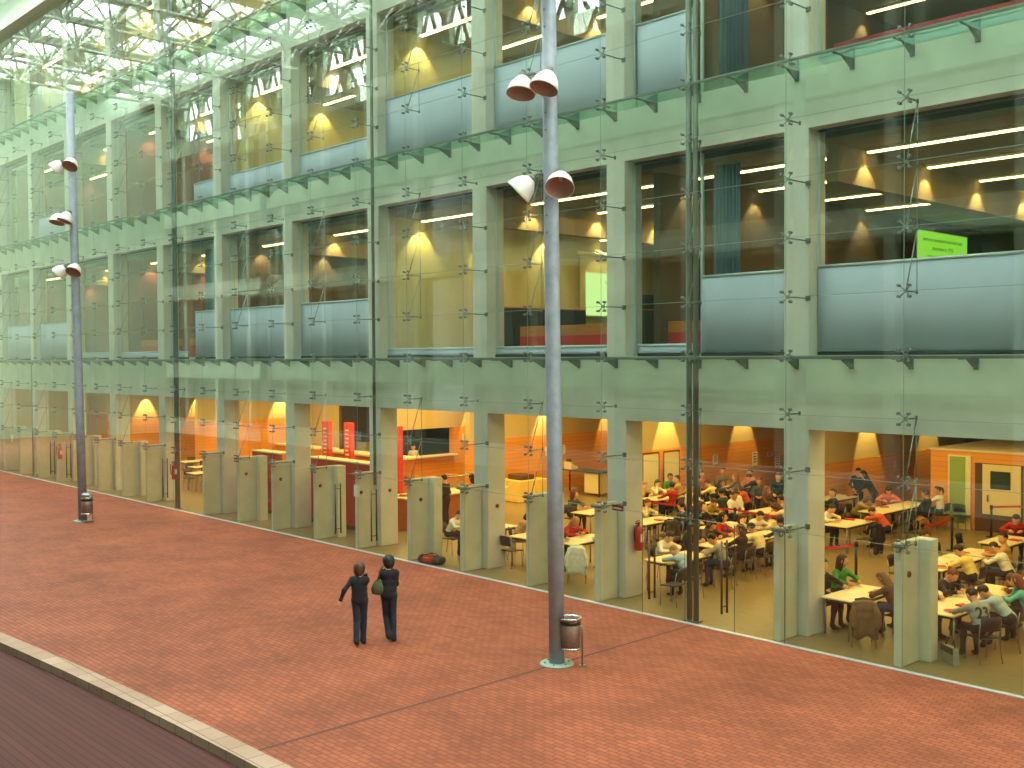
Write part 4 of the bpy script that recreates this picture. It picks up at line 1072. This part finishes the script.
# --- bay with the food counter
table(-22.0, 19.75, 'cream table behind the slab with the red bag', 2)
sit('write', -22.78, 19.0, 20, 'white', 'person in white shirt with black hair behind red bag', 'short', 'black', 'navy')
chair(-21.22, 19.3, 180, 'empty navy chair opposite the white shirt person')
person('stand', -25.75, 22.5, 200, 'orange', 'person with long black hair standing at food counter', 'long', 'black', 'black')
person('stand', -26.25, 21.75, 200, 'black', 'person with short black hair queueing at food counter', 'short', 'black', 'black')
person('stand', -39.5, 22.7, 300, 'tan', 'person standing behind the slab left of the red wall', 'short', 'black', 'black')
person('stand', -36.75, 28.6, 320, 'white', 'cook in white behind the kitchen hatch', 'short', 'black', 'white')

# shirt number on the grey shirt
def shirt_number(o):
    cu = bpy.data.curves.new('t', 'FONT'); cu.body = '23'; cu.size = .26; cu.align_x = 'CENTER'; cu.offset = .008; cu.resolution_u = 6
    t = bpy.data.objects.new('t', cu); COL.objects.link(t)
    me = bpy.data.meshes.new_from_object(t.evaluated_get(bpy.context.evaluated_depsgraph_get())); bpy.data.objects.remove(t)
    bm = bmesh.new(); bm.from_mesh(me); bmesh.ops.triangulate(bm, faces=bm.faces)
    for _ in range(3): bmesh.ops.subdivide_edges(bm, edges=[e for e in bm.edges if e.calc_length() > .025], cuts=1)
    bv = BVHTree.FromPolygons([v.co for v in o.data.vertices], [p.vertices for p in o.data.polygons])
    for v in bm.verts:      # the back leans forward: project each point onto it from behind
        z = .78+v.co.y; x = v.co.x
        hit = bv.ray_cast(Vector((x, -.6, z)), Vector((0, 1, 0)))
        y = hit[0].y if hit[0] else 0.
        v.co = Vector((x, y-.006, z))
    bm.to_mesh(me); bm.free(); me.materials.clear(); me.materials.append(black)
    link('shirt_number', me, o)
shirt_number(k23)

# ------------------------------------------------------------------ barrier posts and tapes
def post_fn():
    o = empty('barrier_post')
    q = MB(); q.lathe([(0, .03), (.05, .03), (.15, .015), (.16, 0), (0, 0)], black, 16); q.build('base', o)
    q = MB(); q.tube([(0, 0, .02), (0, 0, .93)], .035, black, 10); q.build('pole', o)
    q = MB(); q.tube([(0, 0, .86), (0, 0, .97)], .05, black, 10); q.build('tape_head', o); return o
PO = Proto(post_fn)
posts = {'a': (-13.0, 23.7, 'in front of the green top'), 'b': (-13.15, 29.3, 'left of the green glazed door'), 'c': (-13.3, 32.3, 'right of the green glazed door'), 'd': (-18.47, 26.5, 'in the middle of the crowd'), 'e': (-13.2, 27.6, 'behind the slab by the yellow shirt'), 'f': (-21.5, 26.0, 'beside the fire extinguisher column'), 'g': (-16.7, 26.2, 'hidden near the foremost column'), 'h': (-13.5, 22.6, 'left of the green top')}
for k, (x, y, t) in posts.items(): tag(PO((x, y, 0)), 'black tape barrier post ' + t, 'barrier post', 'black barrier posts of the hall')
def tape(a, b, label, sag=.03):
    a = Vector((a[0], a[1], .91)); b = Vector((b[0], b[1], .91)); n = 10; vs = []; fs = []
    d = (b-a); s = Vector((d.y, -d.x, 0)).normalized()*.002
    for j in range(n+1):
        t = j/n; p = a+d*t-Vector((0, 0, sag*4*t*(1-t)))
        vs += [p+s+Vector((0, 0, .03)), p-s+Vector((0, 0, .03)), p-s-Vector((0, 0, .03)), p+s-Vector((0, 0, .03))]
    for j in range(n):
        for k in range(4): fs.append((j*4+k, j*4+(k+1) % 4, j*4+4+(k+1) % 4, j*4+4+k))
    q = MB(); q.add(vs, fs, red_cloth); tag(q.build('barrier_tape'), label, 'barrier tape')
tape(posts['f'], posts['d'], 'red tape stretched behind the mast to the crowd post'); tape(posts['d'], posts['g'], 'red tape between crowd post and the foremost column')
tape(posts['b'], posts['e'], 'short red tape left of the green glazed door', .06); tape(posts['c'], (-13.3, 36.), 'red tape rising to the right of the cream door', .0) if False else tape(posts['c'], (-12.6, 33.2), 'red tape right of the green glazed door', .0)
tape(posts['a'], posts['h'], 'short red tape in front of the green top', .05)

# ------------------------------------------------------------------ bags, extinguishers, signs
def bag_red():
    o = empty('sports_bag', (-22.0, 17.72, 0), R(12)); tag(o, 'red and black sports bag on floor by the concrete slab', 'bag')
    q = MB(); M = Matrix.Rotation(R(90), 4, 'Y')
    q.lathe([(0, -.38), (.13, -.37), (.165, -.33), (.165, .33), (.13, .37), (0, .38)], black, 16, M=Matrix.Translation((0, 0, .12)) @ Matrix.Diagonal((1, 1.1, .7, 1)) @ M); q.build('body', o)
    q = MB(); q.lathe([(.169, -.18), (.172, -.17), (.172, .12), (.169, .13)], red_gloss, 16, M=Matrix.Translation((0, 0, .12)) @ Matrix.Diagonal((1, 1.1, .7, 1)) @ M); q.build('red_panel', o)
    q = MB()
    for s in (-1, 1): q.tube([(-.14, s*.08, .22), (-.08, s*.05, .28), (.08, s*.05, .28), (.14, s*.08, .22)], .012, black, 6)
    q.build('strap', o)
bag_red()
def tote():
    o = empty('shoulder_bag', (-8.35, 18.55, 0), R(-35)); tag(o, 'grey canvas bag leaning on chair below number 23 shirt', 'bag')
    q = MB(); q.prism([(-.2, 0), (.2, 0), (.18, .3), (-.18, .3)], 'y', -.06, .06, cmat('cloth', (150, 146, 124))); q.build('body', o)
    q = MB(); q.box(-.19, .19, -.075, -.055, .2, .31, grey_dark); q.build('flap', o)
    q = MB(); q.tube([(-.16, 0, .28), (-.08, .02, .44), (.08, .02, .44), (.16, 0, .28)], .013, black, 6); q.build('strap', o)
tote()
def extinguisher():
    o = empty('fire_extinguisher')
    q = MB(); q.lathe([(0, 0), (.075, 0), (.08, .02), (.08, .4), (.06, .46), (.025, .49), (0, .49)], red_gloss, 16); q.build('cylinder', o)
    q = MB(); q.tube([(0, 0, .48), (0, 0, .54)], .02, black, 8); q.box(-.015, .015, -.08, .03, .53, .555, black); q.box(-.012, .012, -.07, .02, .575, .59, black); q.build('valve', o)
    q = MB(); q.tube([(0, -.03, .51), (0, -.12, .48), (0, -.125, .3), (0, -.1, .16)], .012, black, 6); q.build('hose', o)
    q = MB(); q.box(.076, .083, -.035, .035, .17, .33, white_paper); q.build('label_plate', o); return o
EX = Proto(extinguisher)
for x, y, t in ((-15.6, 18.62, 'on the column by the glass doors'), (-36.86, 17.6, 'on the glass beside the thin mast'), (-48.3, 17.68, 'on the farthest slabs')):
    ex_ = EX((x, y, 1.08)); ex_.scale = (1.25, 1.25, 1.15); tag(ex_, 'red fire extinguisher hanging ' + t, 'fire extinguisher', 'wall hung fire extinguishers')
def push_sign():
    q = MB(); q.box(-15.5, -15.2, GY+.1, GY+.13, 2.11, 2.24, mat('sign_red', (140, 30, 34), .4)); o = q.build('door_sign'); tag(o, 'small dark red plate on the glass fitting by extinguisher column', 'sign')
    q = MB(); q.box(-15.46, -15.24, GY+.09, GY+.1, 2.165, 2.18, white_paper); q.build('print', o)
push_sign()
q = MB(); q.box(-25.33, -25.06, GY+.04, GY+.05, 1.52, 1.86, white_paper); tag(q.build('paper_notice'), 'white sheet stuck on the glass at slab by red wall', 'notice')
q = MB(); q.box(-54.3, -54.0, GY+.04, GY+.05, 1.5, 1.85, white_paper); tag(q.build('paper_notice'), 'white sheet stuck on the glass at far left', 'notice')

# ------------------------------------------------------------------ food counter, red wall, kitchen
def food_counter():
    o = empty('food_counter', (-27.2, 22.8, 0)); tag(o, 'long wooden food counter with cream top', 'counter')
    q = MB(); q.box(-.35, .55, -2.3, 1.9, 0, 1.0, wood_flat); q.build('front_panel', o)
    q = MB(); q.box(-.5, .65, -2.4, 2.0, 1.0, 1.06, cream_lam, bev=.015); q.build('worktop', o)
    q = MB(); q.box(-.5, -.2, -1, 1.9, 1.45, 1.48, chrome); [q.tube([(-.3, y, 1.06), (-.3, y, 1.46)], .015, chrome, 6) for y in (-.9, .5, 1.8)]; q.build('serving_shelf', o)
    o2 = empty('food_tray')
    q = MB(); q.box(-.2, .2, -.28, .28, 0, .02, chrome, bev=.006); q.build('tray', o2)
    q = MB(); [q.sphere((random.uniform(-.14, .14), random.uniform(-.2, .2), .045), random.uniform(.03, .05), mat('pastry', (222, 170, 84), .7), 8, 5) for _ in range(9)]; q.build('pastry', o2)
    for j, (x, y, z) in enumerate(((-27.1, 20.8, 1.06), (-27.1, 21.6, 1.06), (-27.0, 23.4, 1.06), (-27.0, 24.2, 1.06), (-27.55, 22.2, 1.48), (-27.55, 23.1, 1.48), (-27.55, 24.1, 1.48))):
        c = o2 if j == 0 else copy_tree(o2); c.location = (x, y, z)
        tag(c, 'steel tray of golden pastries on the wooden food counter' if z < 1.2 else 'steel tray of golden pastries on the shelf above food counter', 'tray', 'pastry trays of the counter' if z < 1.2 else 'pastry trays on the shelf')
food_counter()
def red_wall():
    for a, b, t in ((-30.7, -27.0, 'right of the column'), (-34.4, -32.5, 'left of the column')):
        o = empty('counter_front', ((a+b)/2, 19.4, 0)); tag(o, 'tall red laminate service front ' + t, 'counter'); w = (b-a)/2
        q = MB(); q.box(-w, w, 0, .12, .14, 2.15, red_paint, bev=.008); q.build('panel', o)
        q = MB(); q.box(-w, w, -.03, .5, 2.15, 2.2, cream_lam, bev=.01); q.build('cap', o)
        q = MB(); q.box(-w, w, .02, .1, 0, .14, grey_dark); q.build('plinth', o)
red_wall()
def kitchen():
    # hatch wall with dark opening
    q = MB(); x = -36.; wallm = wood
    q.box(x-.25, x, 26.4, 26.9, 0, 2.42, wood); q.box(x-.25, x, 26.9, 30.3, 0, 1.2, wood); struct(q.build('wall_kitchen'), 'timber kitchen wall under the hatch')
    wallbox('wall_kitchen', x-.25, x, 26.4, 30.3, 2.42, 4.12, tan_wall)
    wallbox('wall_kitchen', x-3.2, x-3., 26.4, 33, 0, 4.1, dark_brown)
    q = MB(); q.box(x-.1, x+.35, 26.9, 30.25, 1.2, 1.27, cream_lam, bev=.01); tag(q.build('hatch_shelf'), 'cream shelf below the kitchen hatch', 'shelf')
    q = MB(); q.box(x-2.2, x-1.5, 26.6, 28, 0, 1.9, chrome, bev=.02); tag(q.build('kitchen_cabinet'), 'steel kitchen unit behind the hatch', 'kitchen unit')
    for xx, yy, t in ((-36.5, 24.0, 'leftmost of the two by the red wall'), (-34.95, 24.0, 'right of the pair by the red wall'), (-31.8, 24.0, 'above the food counter')):
        o = empty('menu_board', (xx, yy, 0)); tag(o, 'tall narrow red menu pillar, ' + t, 'menu board')
        q = MB(); q.box(-.24, .24, -.1, .1, 0, 2.95, mat('menu_red', (214, 58, 24), .5), bev=.02); q.build('body', o)
        q = MB(); [q.box(-.12, .08+.05*(j % 2), -.105, -.1, 1.5+.16*j, 1.56+.16*j, cream_lam) for j in range(8)]; q.build('print', o)
    q = MB(); q.box(-37.2, -32.3, 24.6, 25.2, 0, 1.6, wood_flat); q.box(-37.3, -32.2, 24.5, 25.3, 1.6, 1.68, cream_lam); tag(q.build('bar_counter'), 'wooden bar counter behind the red service front', 'counter')
    q = MB(); q.box(-48.2, -40, 28.6, 29.2, 0, 1.05, wood); q.box(-48.3, -39.9, 28.5, 29.3, 1.05, 1.12, cream_lam); tag(q.build('bar_counter'), 'far wooden counter at the left bays', 'counter')
kitchen()
wallbox('wall_kitchen', -48.2, -39.3, 30.4, 30.6, 0, 4.12, tan_wall)
wallbox('wall_timber', -66, -53.8, 26, 26.2, 2.4, 4.12, tan_wall, 'plastered wall over timber'); wallbox('wall_timber', -66, -53.8, 25.95, 26.25, 0, 2.4, wood, 'orange timber wall at far left')
area('hall_light', (-58, 22.3, 4.05), 5, 4, 230, WARM0); area('hall_light', (-44, 27, 4.05), 5, 4, 200, WARM0)
for x_ in (-59.5, -56.5): spot('wall_washer', (x_, 25.55, 4.0), (x_, 25.9, 2.2), 300, 50, WARM0, .25, .03)
def cloth_table():
    o = empty('buffet_table', (-30.35, 28.5, 0)) if False else empty('buffet_table', (-30.1, 28.4, 0)) if False else empty('buffet_table', (-29.5, 28.3, 0)); tag(o, 'buffet table under yellow pleated cloth', 'table')
    w, d, h = .65, .8, .8; n = 40; q = MB(); vs = []; fs = []
    per = []
    for j in range(n):
        t = j/n*4; k = int(t); u = t-k
        per.append([(-w+2*w*u, -d), (w, -d+2*d*u), (w-2*w*u, d), (-w, d-2*d*u)][k])
    for z, s in ((h, 1), (.4, 1.02), (.02, 1.04)):
        for j, (x, y) in enumerate(per): f = s+(.02*(-1)**j if z < h else 0); vs.append((x*f, y*f, z))
    for i in range(2):
        for j in range(n): fs.append((i*n+j, i*n+(j+1) % n, (i+1)*n+(j+1) % n, (i+1)*n+j))
    fs.append(list(range(n))); q.add(vs, fs, yellow_cloth, False); q.build('cloth', o)
    q = MB(); q.box(-.4, .4, -.35, .35, .81, 1.0, dark_brown, bev=.03); tag(q.build('wooden_crate', None, (-29.5, 28.2, 0)), 'brown crate on the yellow buffet cloth', 'crate')
cloth_table()
def desk():
    o = empty('service_desk', (-29.0, 31.2, 0)); tag(o, 'long service desk with dark top before timber wall', 'desk')
    q = MB(); q.box(-1.2, 1.2, -.4, .4, .92, .97, grey_dark, bev=.01); q.build('desktop', o)
    q = MB(); q.box(.3, 1.1, -.3, .3, .1, .9, cream_lam, bev=.02); q.build('cabinet', o)
    for sx in (-1.1, 1.15):
        for sy in (-.35, .35): q = MB(); q.box(sx-.025, sx+.025, sy-.025, sy+.025, 0, .92, grey_dark); q.build('leg', o)
    o = empty('cash_register', (-29.6, 31.1, .97)); tag(o, 'cream cash register on service desk', 'cash register')
    q = MB(); q.prism([(-.2, 0), (.2, 0), (.2, .1), (0, .16), (-.2, .3)], 'x', -.2, .2, cream_lam); q.build('body', o)
    q = MB(); q.box(-.12, .12, -.16, -.1, .28, .42, grey_dark); q.build('display', o)
desk()
# tall cream panels seen left of the mast
for j, (x, y) in enumerate(((-26.6, 33.0), (-26.6, 34.2), (-26.6, 35.4))):
    pass
def rack(x, y, label):
    o = empty('screen_panel', (x, y, 0)); tag(o, label, 'screen panel', 'cream panels with dark frames left of the mast')
    q = MB(); q.box(0, .04, -.42, .42, .1, 1.95, cream_lam); q.build('panel', o)
    q = MB()
    for s in (-.46, .46): q.tube([(.02, s, 0), (.02, s, 2.0)], .03, dark_brown, 8)
    q.tube([(.02, -.46, 2.0), (.02, .46, 2.0)], .03, dark_brown, 8); q.tube([(.02, -.46, 1.3), (.02, .46, 1.3)], .012, dark_brown, 6); q.build('frame', o)
rack(-24.5, 29.9, 'cream framed panel, left of two beside the mast'); rack(-24.5, 31.1, 'cream framed panel, right of two beside the mast')
# left bays: tables with stacked chairs
table(-41.3, 21.2, 'cream table far left near the thin mast', 1); table(-43.6, 22.4, 'cream table behind the far left one', 1); table(-46.2, 23.2, 'cream table farthest left beyond thin mast', 1)
for k, (x, y, h) in enumerate(((-40.5, 20.8, 180), (-40.5, 21.6, 180), (-42.1, 20.8, 0), (-42.1, 21.6, 0), (-42.8, 22.1, 180), (-42.8, 22.9, 180), (-44.4, 22.0, 0), (-44.4, 22.8, 0), (-45.4, 23.0, 180), (-45.4, 23.8, 180), (-47., 23.4, 0))):
    chair(x, y, h, 'empty navy chair at the far left tables beyond the thin mast', 'empty chairs at the far left tables')

# ------------------------------------------------------------------ lamp posts and bins
def lamp(x, y, label, h=14.5, dirs=None, lean=0.):
    o = empty('lamp_post', (x, y, 0)); o.rotation_mode = 'QUATERNION'; o.rotation_quaternion = Matrix.Rotation(R(lean), 3, -fw0).to_quaternion(); tag(o, label, 'lamp post')
    q = MB(); q.tube([(0, 0, .02), (0, 0, 4.), (0, 0, 9), (0, 0, h)], [.142, .14, .134, .128], galv, 20); q.build('pole', o)
    q = MB(); q.lathe([(0, .035), (.26, .035), (.3, .03), (.31, 0), (0, 0)], mat('base_plate', (150, 176, 160), .5, .3), 24)
    for k in range(6): a = k*math.pi/3; q.tube([(.22*math.cos(a), .22*math.sin(a), .03), (.22*math.cos(a), .22*math.sin(a), .06)], .02, steel, 6)
    q.build('base_plate', o)
    q = MB()
    for z in (12.2, 10.4, 8.6):
        for dz in (-.9, -.6, -.3): q.tube([(.02, -.13, z+dz), (.025, -.145, z+dz)], .018, dark_steel, 6)
    q.build('bolt', o)
    for z, lst in ((12.05, dirs[0]), (10.25, dirs[1]), (8.52, dirs[2])):
        for (px, py, ax, ay, az) in lst:
            c = Vector((px, py, z)); d = Vector((ax, ay, az)).normalized(); M = d.to_track_quat('-Z', 'Y').to_matrix().to_4x4(); M.translation = c
            q = MB(); q.lathe([(.05, .22), (.09, .2), (.15, .14), (.21, .05), (.25, -.08), (.262, -.13), (.255, -.13), (.24, -.08), (.2, .045), (.14, .13), (.0, .15)], white_paint, 24, M=M); s = q.build('lamp_shade', o)
            q = MB(); q.lathe([(.252, -.125), (.236, -.075), (.195, .04), (.13, .12), (0, .14)], red_inner, 24, M=M); q.build('reflector', s)
            q = MB(); q.sphere((0, 0, .085), .04, white_paint, M=M); q.build('bulb', s)
            top = M @ Vector((0, 0, .22)); ring = Vector((0, 0, z+.22)); ring += Vector((top.x, top.y, 0)).normalized()*.13
            q = MB(); q.tube([ring, (ring+top)/2+Vector((0, 0, .05)), top], .028, dark_steel, 8); q.tube([M @ Vector((0, 0, .16)), M @ Vector((0, 0, .28))], .07, dark_steel, 12); q.build('arm', o)
LD = [[(-.32, -.42, .0, -.3, -1), (.22, -.36, .05, -.4, -1)], [(-.28, -.42, .12, -.3, -1), (.24, -.34, -.02, -.42, -1)], [(-.36, -.34, -.72, -.55, -.85), (.4, -.18, .36, -.5, -.8)]]
lamp(-13.21, 13.49, 'tall grey lamp post with white bell shades, nearest the glass doors', 14.5, LD, .45)
lamp(-36.29, 14.01, 'tall grey lamp post with white bell shades, at far left', 14.5, [LD[2], LD[1], LD[2]], .9)
def bin_(x, y, label, lid):
    o = empty('litter_bin', (x, y, 0), R(35)); tag(o, label, 'litter bin')
    q = MB(); body_m = mat('bin_mesh', (120, 92, 76), .45, .5, noise=.2, nscale=20)
    q.lathe([(0, .3), (.17, .3), (.18, .32), (.185, .84), (.172, .84), (.168, .4), (0, .38)], body_m, 24); q.build('bucket', o)
    q = MB(); q.lathe([(.19, .29), (.195, .3), (.195, .33), (.186, .335)], chrome, 24); q.build('base_ring', o); q = MB(); q.lathe([(.186, .82), (.205, .83), (.21, .86), (.19, .87), (.17, .85)], chrome, 24); q.build('rim', o)
    q = MB(); q.lathe([(.188, .74), (.19, .745), (.19, .79), (.188, .795)], black, 24); q.build('band', o)
    for s in (-1, 1):
        q = MB(); q.tube([(s*.205, 0, .72), (s*.215, 0, .68), (s*.215, 0, .01)], .016, steel, 8); q.box(s*.215-.06, s*.215+.06, -.04, .04, 0, .012, steel); q.build('leg', o)
    if lid: q = MB(); q.lathe([(.19, .9), (.2, .92), (.17, .98), (.09, 1.02), (0, 1.03)], steel, 20); [q.tube([(s*.18, 0, .85), (s*.18, 0, .92)], .012, steel, 6) for s in (-1, 1)]; q.build('lid', o)
bin_(-13.0, 13.62, 'open brown litter bin with chrome rim at the near lamp foot', False)
bin_(-35.82, 13.97, 'litter bin with domed lid at the far lamp foot', True)

# ------------------------------------------------------------------ the two walkers on the plaza
def walkers():
    # heading: away from the camera to the left along the plaza
    P1 = dict(fem=1, flare=1, sleeve=1, tunic=1, pelvis=(.01, 0, .92), neck=(0, .02, 1.38), head=(.01, .05, 1.53), hf=(.3, .9, -.2),
              wl=((-.37, -.06, .91), (-.3, -1, .1), (-.4, -.1, -.9), (.8, 0, -.4), .4), wr=((.1, .12, 1.45), (.15, .1, -1), (-.3, -.05, .9), (-.8, -.4, 0), .8),
              ll=((-.06, .03, .5), (-.035, -.14, .135), (-.03, -.01, .04)), lr=((.062, .12, .52), (.045, .13, .085), (.045, .27, .034)))
    P2 = dict(fem=1, flare=1, sleeve=1, tunic=1, hipw=.06, pelvis=(0, 0, .96), neck=(0, .03, 1.46), head=(-.02, .08, 1.61), hf=(-.5, .9, -.2),
              wl=((.06, .22, 1.2), (-1, -.35, -.5), (.9, .3, .1), D_, .8), wr=((-.08, .25, 1.16), (1, -.35, -.6), (-.9, .3, .1), D_, .8),
              ll=((-.085, .13, .54), (-.015, .0, .16), (-.01, .12, .062)), lr=((.07, .06, .52), (.075, .06, .085), (.085, .2, .034)))
    for nm, P, x, y, hd, sc, top, pants, hs, hc, lab in (
        ('a', P1, -16.72, 11.68, 133, .95, 'black', 'jeans', 'wavy', 'brown', 'woman walking away in black top, phone hand at ear'),
        ('b', P2, -16.5, 12.22, 133, .96, 'black', 'jeans', 'wavy', 'black', 'woman walking away in black with a green shoulder bag')):
        me, Mh, h_ = make_body('walker_'+nm, P, .0105)
        o = link('person', me); o.location = (x, y, 0); o.rotation_euler = (0, 0, R(hd-90)); o.scale = (sc,)*3
        tag(o, lab, 'person'); dress(o, None, top, pants)
        o.material_slots[PANTS].material = mat('walker_jeans', (34, 42, 54), .85, noise=.35, nscale=5)
        h = link('hair', hair_mesh(hs), o); h.matrix_local = Mh
        h.material_slots[0].link = 'OBJECT'; h.material_slots[0].material = mat('hair_'+hc, HC[hc], .55, noise=.25, nscale=30)
        if nm == 'b':
            b = empty('shoulder_bag', (x, y, 0), R(hd-90)); tag(b, 'olive green shoulder bag on the taller walking woman', 'bag')
            q = MB(); n = 14; vs = []; fs = []
            prof = [(.98, .03, .02), (1.0, .13, .05), (1.08, .155, .062), (1.16, .13, .05), (1.24, .08, .03), (1.28, .05, .015)]
            for z, a, c in prof:
                for j in range(n): t = 2*math.pi*j/n; vs.append((-.2+.92*a*math.cos(t), -.04+1.35*c*math.sin(t), z-.05))
            for i in range(len(prof)-1):
                for j in range(n): fs.append((i*n+j, i*n+(j+1) % n, (i+1)*n+(j+1) % n, (i+1)*n+j))
            fs += [list(range(n))[::-1], list(range((len(prof)-1)*n, len(prof)*n))]
            q.add(vs, fs, cmat('cloth', (82, 86, 58)), True); q.build('body', b)
            q = MB(); q.tube([(-.2, -.03, 1.2), (-.17, .08, 1.36), (-.13, .05, 1.47), (-.14, -.06, 1.44), (-.21, -.07, 1.2)], .013, cmat('cloth', (70, 72, 50)), 6); q.build('strap', b)
walkers()

# ------------------------------------------------------------------ daylight
w = bpy.data.worlds.new('sky'); scene.world = w; w.use_nodes = True
bg = w.node_tree.nodes['Background']; bg.inputs['Color'].default_value = (.93, 1., .97, 1); bg.inputs['Strength'].default_value = 10.5
for yy in (1.5, 6.5, 11.5, 16.5):           # sky portals in the skylight rows
    l = bpy.data.lights.new('sky_portal', 'AREA'); l.shape = 'RECTANGLE'; l.size = 92; l.size_y = 2.6; l.cycles.is_portal = True
    o = bpy.data.objects.new('sky_portal', l); COL.objects.link(o); o.location = (-32, yy, 25.3)
l = bpy.data.lights.new('sky_portal', 'AREA'); l.shape = 'RECTANGLE'; l.size = 92; l.size_y = 3.4; l.cycles.is_portal = True
o = bpy.data.objects.new('sky_portal', l); COL.objects.link(o); o.location = (-32, -2.4, 23.1); o.rotation_euler = (R(90), 0, 0)
scene.view_settings.view_transform = 'Standard'; scene.view_settings.look = 'None'; scene.view_settings.gamma = 1; scene.view_settings.use_curve_mapping = False
scene.view_settings.exposure = .58
c = scene.cycles
c.use_denoising = True; c.max_bounces = 10; c.diffuse_bounces = 4; c.glossy_bounces = 4; c.transmission_bounces = 4; c.transparent_max_bounces = 40
c.sample_clamp_indirect = 6.; c.caustics_reflective = False; c.caustics_refractive = False
